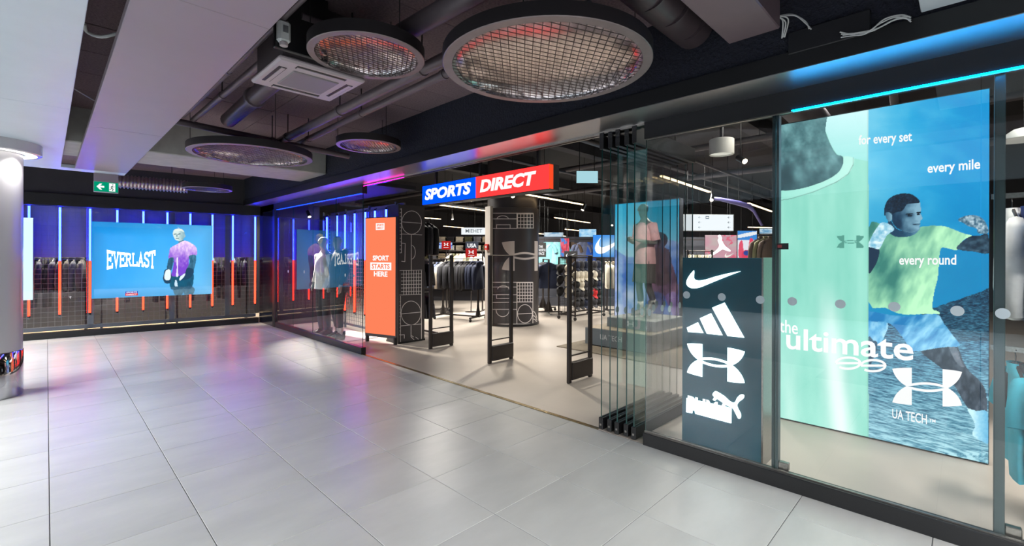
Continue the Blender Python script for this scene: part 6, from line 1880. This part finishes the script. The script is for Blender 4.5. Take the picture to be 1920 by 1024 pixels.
# wall shelves and cards at the back left of the doorway view
t = thing('wall_shelving', 'dark shelving with piles of folded clothes at the back left', 'shelving', (*RD(-1.9, 15.3), 0))
A_ = RD(-3.3, 15.3); B2 = RD(-.7, 15.3); f2 = np.array([math.sin(YAW), math.cos(YAW)])
mb = MB(); mb.prism([(*A_, 0), (*B2, 0), (*(B2 + f2 * .05), 0), (*(A_ + f2 * .05), 0)], (0, 0, 2.42)); mb.build('back_panel', m_wallu, t)
for z in (.4, .9, 1.35, 1.62, 1.90):
    mb = MB(); mb.prism([(*A_, z), (*B2, z), (*(B2 - f2 * .4), z), (*(A_ - f2 * .4), z)], (0, 0, .03)); mb.build('shelf', m_gate, t)
FP = {}
k = 0
for ri, z in enumerate((1.38, 1.65, 1.93)):
    for j in range(9):
        c_ = ['cream', 'sand', 'olive', 'white', 'grey', 'cream', 'sand', 'charcoal', 'white'][(j * 2 + ri * 4) % 9]
        p = A_ + (B2 - A_) * ((j + .5) / 9) - f2 * .2
        if c_ not in FP:
            mb = MB()
            for q in range(4):
                mb.bbox((-.125 + .004 * (q % 2), -.15, q * .045), (.125 - .004 * (q % 3), .15, q * .045 + .043), .014)
            o = mb.build('folded_clothes', M('garment_' + c_, COLS[c_], .85, var=.16, scale=7, bump=.15), loc=(0, 0, 0)); FP[c_] = o
        else:
            o = FP[c_].copy(); COL.objects.link(o)
        o.location = (p[0], p[1], z); o.rotation_euler = (0, 0, -YAW)
        tag(o, f"{c_} pile of folded clothes, {ORD[j]} from the left on the {['lower', 'middle', 'upper'][ri]} back shelf", 'clothes pile', 'folded clothes on the back shelves')
def card(px0_, px1_, yt, yb, D, label):
    mb, P, nf = facing_panel(MB(), px0_, px1_, yt, yb, D, .012)
    c_ = (np.array(P[0]) + np.array(P[1])) / 2
    t = thing('emblem_card', label, 'sign', (c_[0], c_[1], 0), 'red cards with the crossed-arc emblem')
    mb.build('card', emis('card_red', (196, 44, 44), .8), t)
    O = np.array(P[0]) + nf * .002; U = np.array(P[1]) - np.array(P[0]); V = np.array([0, 0, P[2][2] - P[0][2]])
    emblem('emblem', UA, O + U * .25 + V * .42, U * .5, V * .36, nf * .002, lw, t)
    mb = MB(); mb.prism([O + U * .22 + V * .22, O + U * .78 + V * .22, O + U * .78 + V * .27, O + U * .22 + V * .27], nf * .002); mb.build('underline', lw, t)
    p = c_ - nf * .02
    MB().tube([(p[0], p[1], 0), (p[0], p[1], P[0][2] + .02)], .012, 8).build('pole', m_gate, t)
    MB().lathe([(.001, .0), (.16, 0), (.16, .01), (.001, .012)], (p[0], p[1], 0), 20).build('foot', m_gate, t)
card(828, 845, 452, 468, 13.0, 'smaller red emblem card on a pole, further from the pillar')
card(873, 894, 466, 483, 12.2, 'larger red emblem card on a pole, closer to the pillar')
t, O, U, V, nf = lit_picture('lit_sign', 'white lit sign with grey capitals left of the round pillar', 865, 915, 427, 440, 13.6, lambda px, py, s, t_: np.tile(np.array([[240., 246, 250]]), (len(s), 1)), 4, 4)
lettering('lettering', 'MIEHET', O + U * .16 + V * .28, U * .62, V * .5, m_ink, t, bold=.01, depth=.003, nrm=nf)
P = O + U * .5 + V; MB().tube([tuple(P - nf * .03), (P[0], P[1], 3.63)], .01, 6).build('hanger_rod', m_black, t)
t, O, U, V, nf = lit_picture('blue_sign', 'blue lit strip above the back shelves left of the red cards', 805, 848, 455, 466, 14.8, paint_abstract(((20, 60, 170), (40, 96, 210), (170, 200, 240)), 6, 40), 20, 8)
t, O, U, V, nf = lit_picture('word_sign', 'dark sign with three white capitals above the red card', 873, 897, 453, 468, 14.7, lambda px, py, s, t_: np.tile(np.array([[60., 66, 80]]), (len(s), 1)), 4, 4)
lettering('lettering', 'USA', O + U * .15 + V * .25, U * .7, V * .5, lw, t, bold=.03, depth=.003, nrm=nf)

# ================================================================== SHOP CEILING
m_led = emis('warm_led', None, 1, hdr=(2.6, 1.8, .95))
def led(A, B, label, spot=True):
    A = Vector(A); B = Vector(B); d = (B - A).normalized()
    t = thing('linear_lamp', label, 'lamp', ((A + B) / 2), 'linear lamps of the shop ceiling')
    MB().bar(A + Vector((0, 0, .035)), B + Vector((0, 0, .035)), .05, .05).build('channel', m_black, t)
    MB().bar(A, B, .045, .02).build('diffuser', m_led, t)
    for u in (.12, .88):
        p = A.lerp(B, u); MB().tube([(p.x, p.y, p.z + .055), (p.x, p.y, 3.63)], .003, 5).build('wire', m_cable, t)
    return t
def onZt(px, py, Z=2.75):
    return tuple(onZ(px, py, Z))
LEDS = [((820, 384), (925, 397), 2.75, 'warm linear lamp just under the blue half of the shop sign'), ((983, 364), (1094, 384), 2.75, 'longest warm linear lamp right of the red half of the shop sign'),
        ((1040, 408), (1106, 418), 2.75, 'warm linear lamp right of the pillar, one row further back'), ((1240, 330), (1330, 360), 2.75, 'warm linear lamp behind the folded glass panels, near the drum lamp'),
        ((1403, 381), (1448, 397), 2.75, 'warm linear lamp left of the poster, above the end of the lilac reflection'), ((1060, 430), (1110, 435), 2.5, 'far warm linear lamp above the back wall shirts'), ((1403, 426), (1447, 427), 2.4, 'far warm linear lamp above the brown jackets'),
        ((832, 424), (900, 430), 2.7, 'warm linear lamp left of the white lit sign'), ((790, 408), (826, 411), 2.75, 'short warm linear lamp right of the patterned pier'), ((1008, 438), (1060, 443), 2.35, 'farthest warm linear lamp right of the pillar'),
        ((726, 402), (752, 405), 2.75, 'warm linear lamp glimpsed between orange lightbox and pier')]
for a, b, Z, lb in LEDS: led(onZt(*a, Z), onZt(*b, Z), lb)
# track spotlights
def track_spot(px, py, D, aim, label, power=60):
    p = Vector(atD(px, py, D)); d = (Vector(aim) - p).normalized()
    t = thing('track_spotlight', label, 'spotlight', tuple(p), 'track spotlights of the shop')
    MB().tube([p - d * .09, p + d * .05], .035, 14).build('head', m_black, t, smooth=True)
    MB().tube([p + d * .046, p + d * .054], .030, 14).build('lens', emis('spot_lens', (255, 240, 214), 6), t)
    q = p - d * .04
    MB().bar(q, (q.x, q.y, q.z + .12), .02, .012).build('bracket', m_black, t)
    MB().tube([(q.x, q.y, q.z + .12), (q.x, q.y, 3.63)], .006, 6).build('stem', m_black, t)
    if power:
        r = d.to_track_quat('-Z', 'Y').to_euler()
        lamp('spotlight_beam', 'SPOT', tuple(p + d * .07), power, (1, .92, .80), .03, rot=r, spot=62, blend=.8)
track_spot(1094, 390, 9.5, (6.4, 6.0, 0), 'track spotlight at the end of the longest linear lamp', 24)
track_spot(883, 372, 8.6, (5.3, 5.3, 0), 'track spotlight under the middle of the shop sign', 110)
track_spot(961, 364, 7.4, (4.5, 3.9, 0), 'track spotlight under the red half of the shop sign', 95)
track_spot(1335, 372, 8.2, (5.6, 2.7, 0), 'track spotlight at the end of the lamp near the drum lamp', 54)
track_spot(579, 403, 9.0, (3.66, 8.3, 1.1), 'track spotlight over the window mannequins', 520)
track_spot(848, 408, 12, (7.2, 8.8, .6), 'track spotlight above the rail of dark tops', 90)
track_spot(1148, 420, 12.5, (9.4, 6.2, .6), 'track spotlight above the cap stand', 60)
track_spot(1226, 316, 6.2, (6.9, 3.9, 1.2), 'track spotlight aimed at the pink-shirted mannequin', 88)
track_spot(1392, 300, 5.4, (3.9, -.6, .9), 'track spotlight aimed at the clothes on the far right', 72)
# unseen soft areas added to boost the light of the shop's own lamps
for x, y, p_ in ((9.0, 8.5, 105), (8.8, 3.8, 58), (6.2, 8.9, 85), (12.5, 11, 170), (12.5, 5.0, 120), (5.6, 1.2, 30), (4.9, -1.2, 40), (4.08, .5, 14)):
    lamp('shop_fill_light', 'AREA', (x, y, 3.3), p_, (1, .94, .86), 1.2, size_y=.3, spread=150)
# beams, ducts and pipes under the shop ceiling
m_bm = M('ceiling_beam_dark', (44, 44, 50), .7, var=.15)
for i, y in enumerate((2.2, 5.0, 8.0, 11.5, 15)):
    structure(MB().box((FX + .2, y, 3.38), (18.2, y + .22, 3.63)).build(f'trim_{20 + i}', m_bm))
for i, (A_, B_2, r, lb) in enumerate((((4.2, 5.75, 3.2), (17, 6.1, 3.2), .03, 'thin pipe along the shop ceiling nearest the pillar'), ((4.2, 4.1, 3.25), (17, 4.3, 3.25), .045, 'grey pipe along the shop ceiling behind the shop sign'), ((4.3, 1.2, 3.05), (15, 1.6, 3.05), .17, 'fat round duct under the shop ceiling right of the folded panels'),
                                      ((5.2, -1, 3.15), (5.3, 12, 3.15), .04, 'cross pipe under the shop ceiling behind the doorway'), ((7.4, -1, 3.25), (7.5, 15, 3.25), .05, 'second cross pipe under the shop ceiling'), ((4.3, 2.9, 2.95), (14, 3.1, 2.95), .022, 'slim conduit above the folded glass panels'),
                                      ((9.8, -1, 3.2), (9.9, 16, 3.2), .06, 'third cross pipe deep under the shop ceiling'), ((4.3, .4, 2.85), (12, .9, 2.85), .03, 'slim conduit right of the drum lamp'))):
    t = thing('shop_ceiling_pipe', lb, 'pipe', A_, 'pipes under the shop ceiling')
    MB().tube([A_, B_2], r, 14).build('pipe_run', M('shop_pipe', (84, 82, 86), .5, .2), t, smooth=True)
    for u in (.2, .5, .8):
        p = Vector(A_).lerp(Vector(B_2), u); MB().tube([p + Vector((0, 0, r)), (p.x, p.y, 3.63)], .006, 5).build('hanger_rod', m_black, t)
m_tray = M('tray_steel', (150, 150, 152), .35, .8)
for i, (A_, B_2, lb) in enumerate((((3.75, 1.9, 2.78), (3.75, 6.4, 2.78), 'perforated cable tray just inside the doorway'), ((4.6, -.6, 2.80), (4.6, 2.6, 2.80), 'perforated cable tray above the poster'))):
    t = thing('cable_tray', lb, 'cable tray', A_)
    a, b = Vector(A_), Vector(B_2)
    for dx in (-.08, .08): MB().bar(a + Vector((dx, 0, 0)), b + Vector((dx, 0, 0)), .012, .05).build('side_rail', m_tray, t)
    n = 22
    for k in range(n): 
        p = a.lerp(b, (k + .5) / n); MB().box((p.x - .08, p.y - .015, p.z - .02), (p.x + .08, p.y + .015, p.z - .014)).build('rung', m_tray, t)
    for u in (.15, .85):
        p = a.lerp(b, u); MB().tube([(p.x, p.y, p.z), (p.x, p.y, 3.63)], .006, 5).build('hanger_rod', m_black, t)
# rails of clothes behind the far left window
def mixseq(n, seed, base=('black', 'charcoal', 'navy')):
    r = random.Random(seed)
    return [(r.choice(('hood', 'long', 'trousers', 'trousers')), r.choice(base)) for _ in range(n)]
for s0, s1, n, wh, sd in ((-.75, .72, 15, 'rail beside the round column', 1), (.95, 1.98, 9, 'rail behind the boxing lightbox', 2), (2.18, 3.5, 13, 'rail beside the corner post', 3)):
    rail(bw(s0, .86)[:2], bw(s1, .86)[:2], 1.50, mixseq(n, sd), wh, 'dark clothes behind the far left window', start='left end')
for s_ in (0, 1.6, 3.0):
    q = bw(s_, 1.35); lamp('window_room_light', 'AREA', (q[0], q[1], 2.55), 60, (1, .86, .66), .6, size_y=.3)
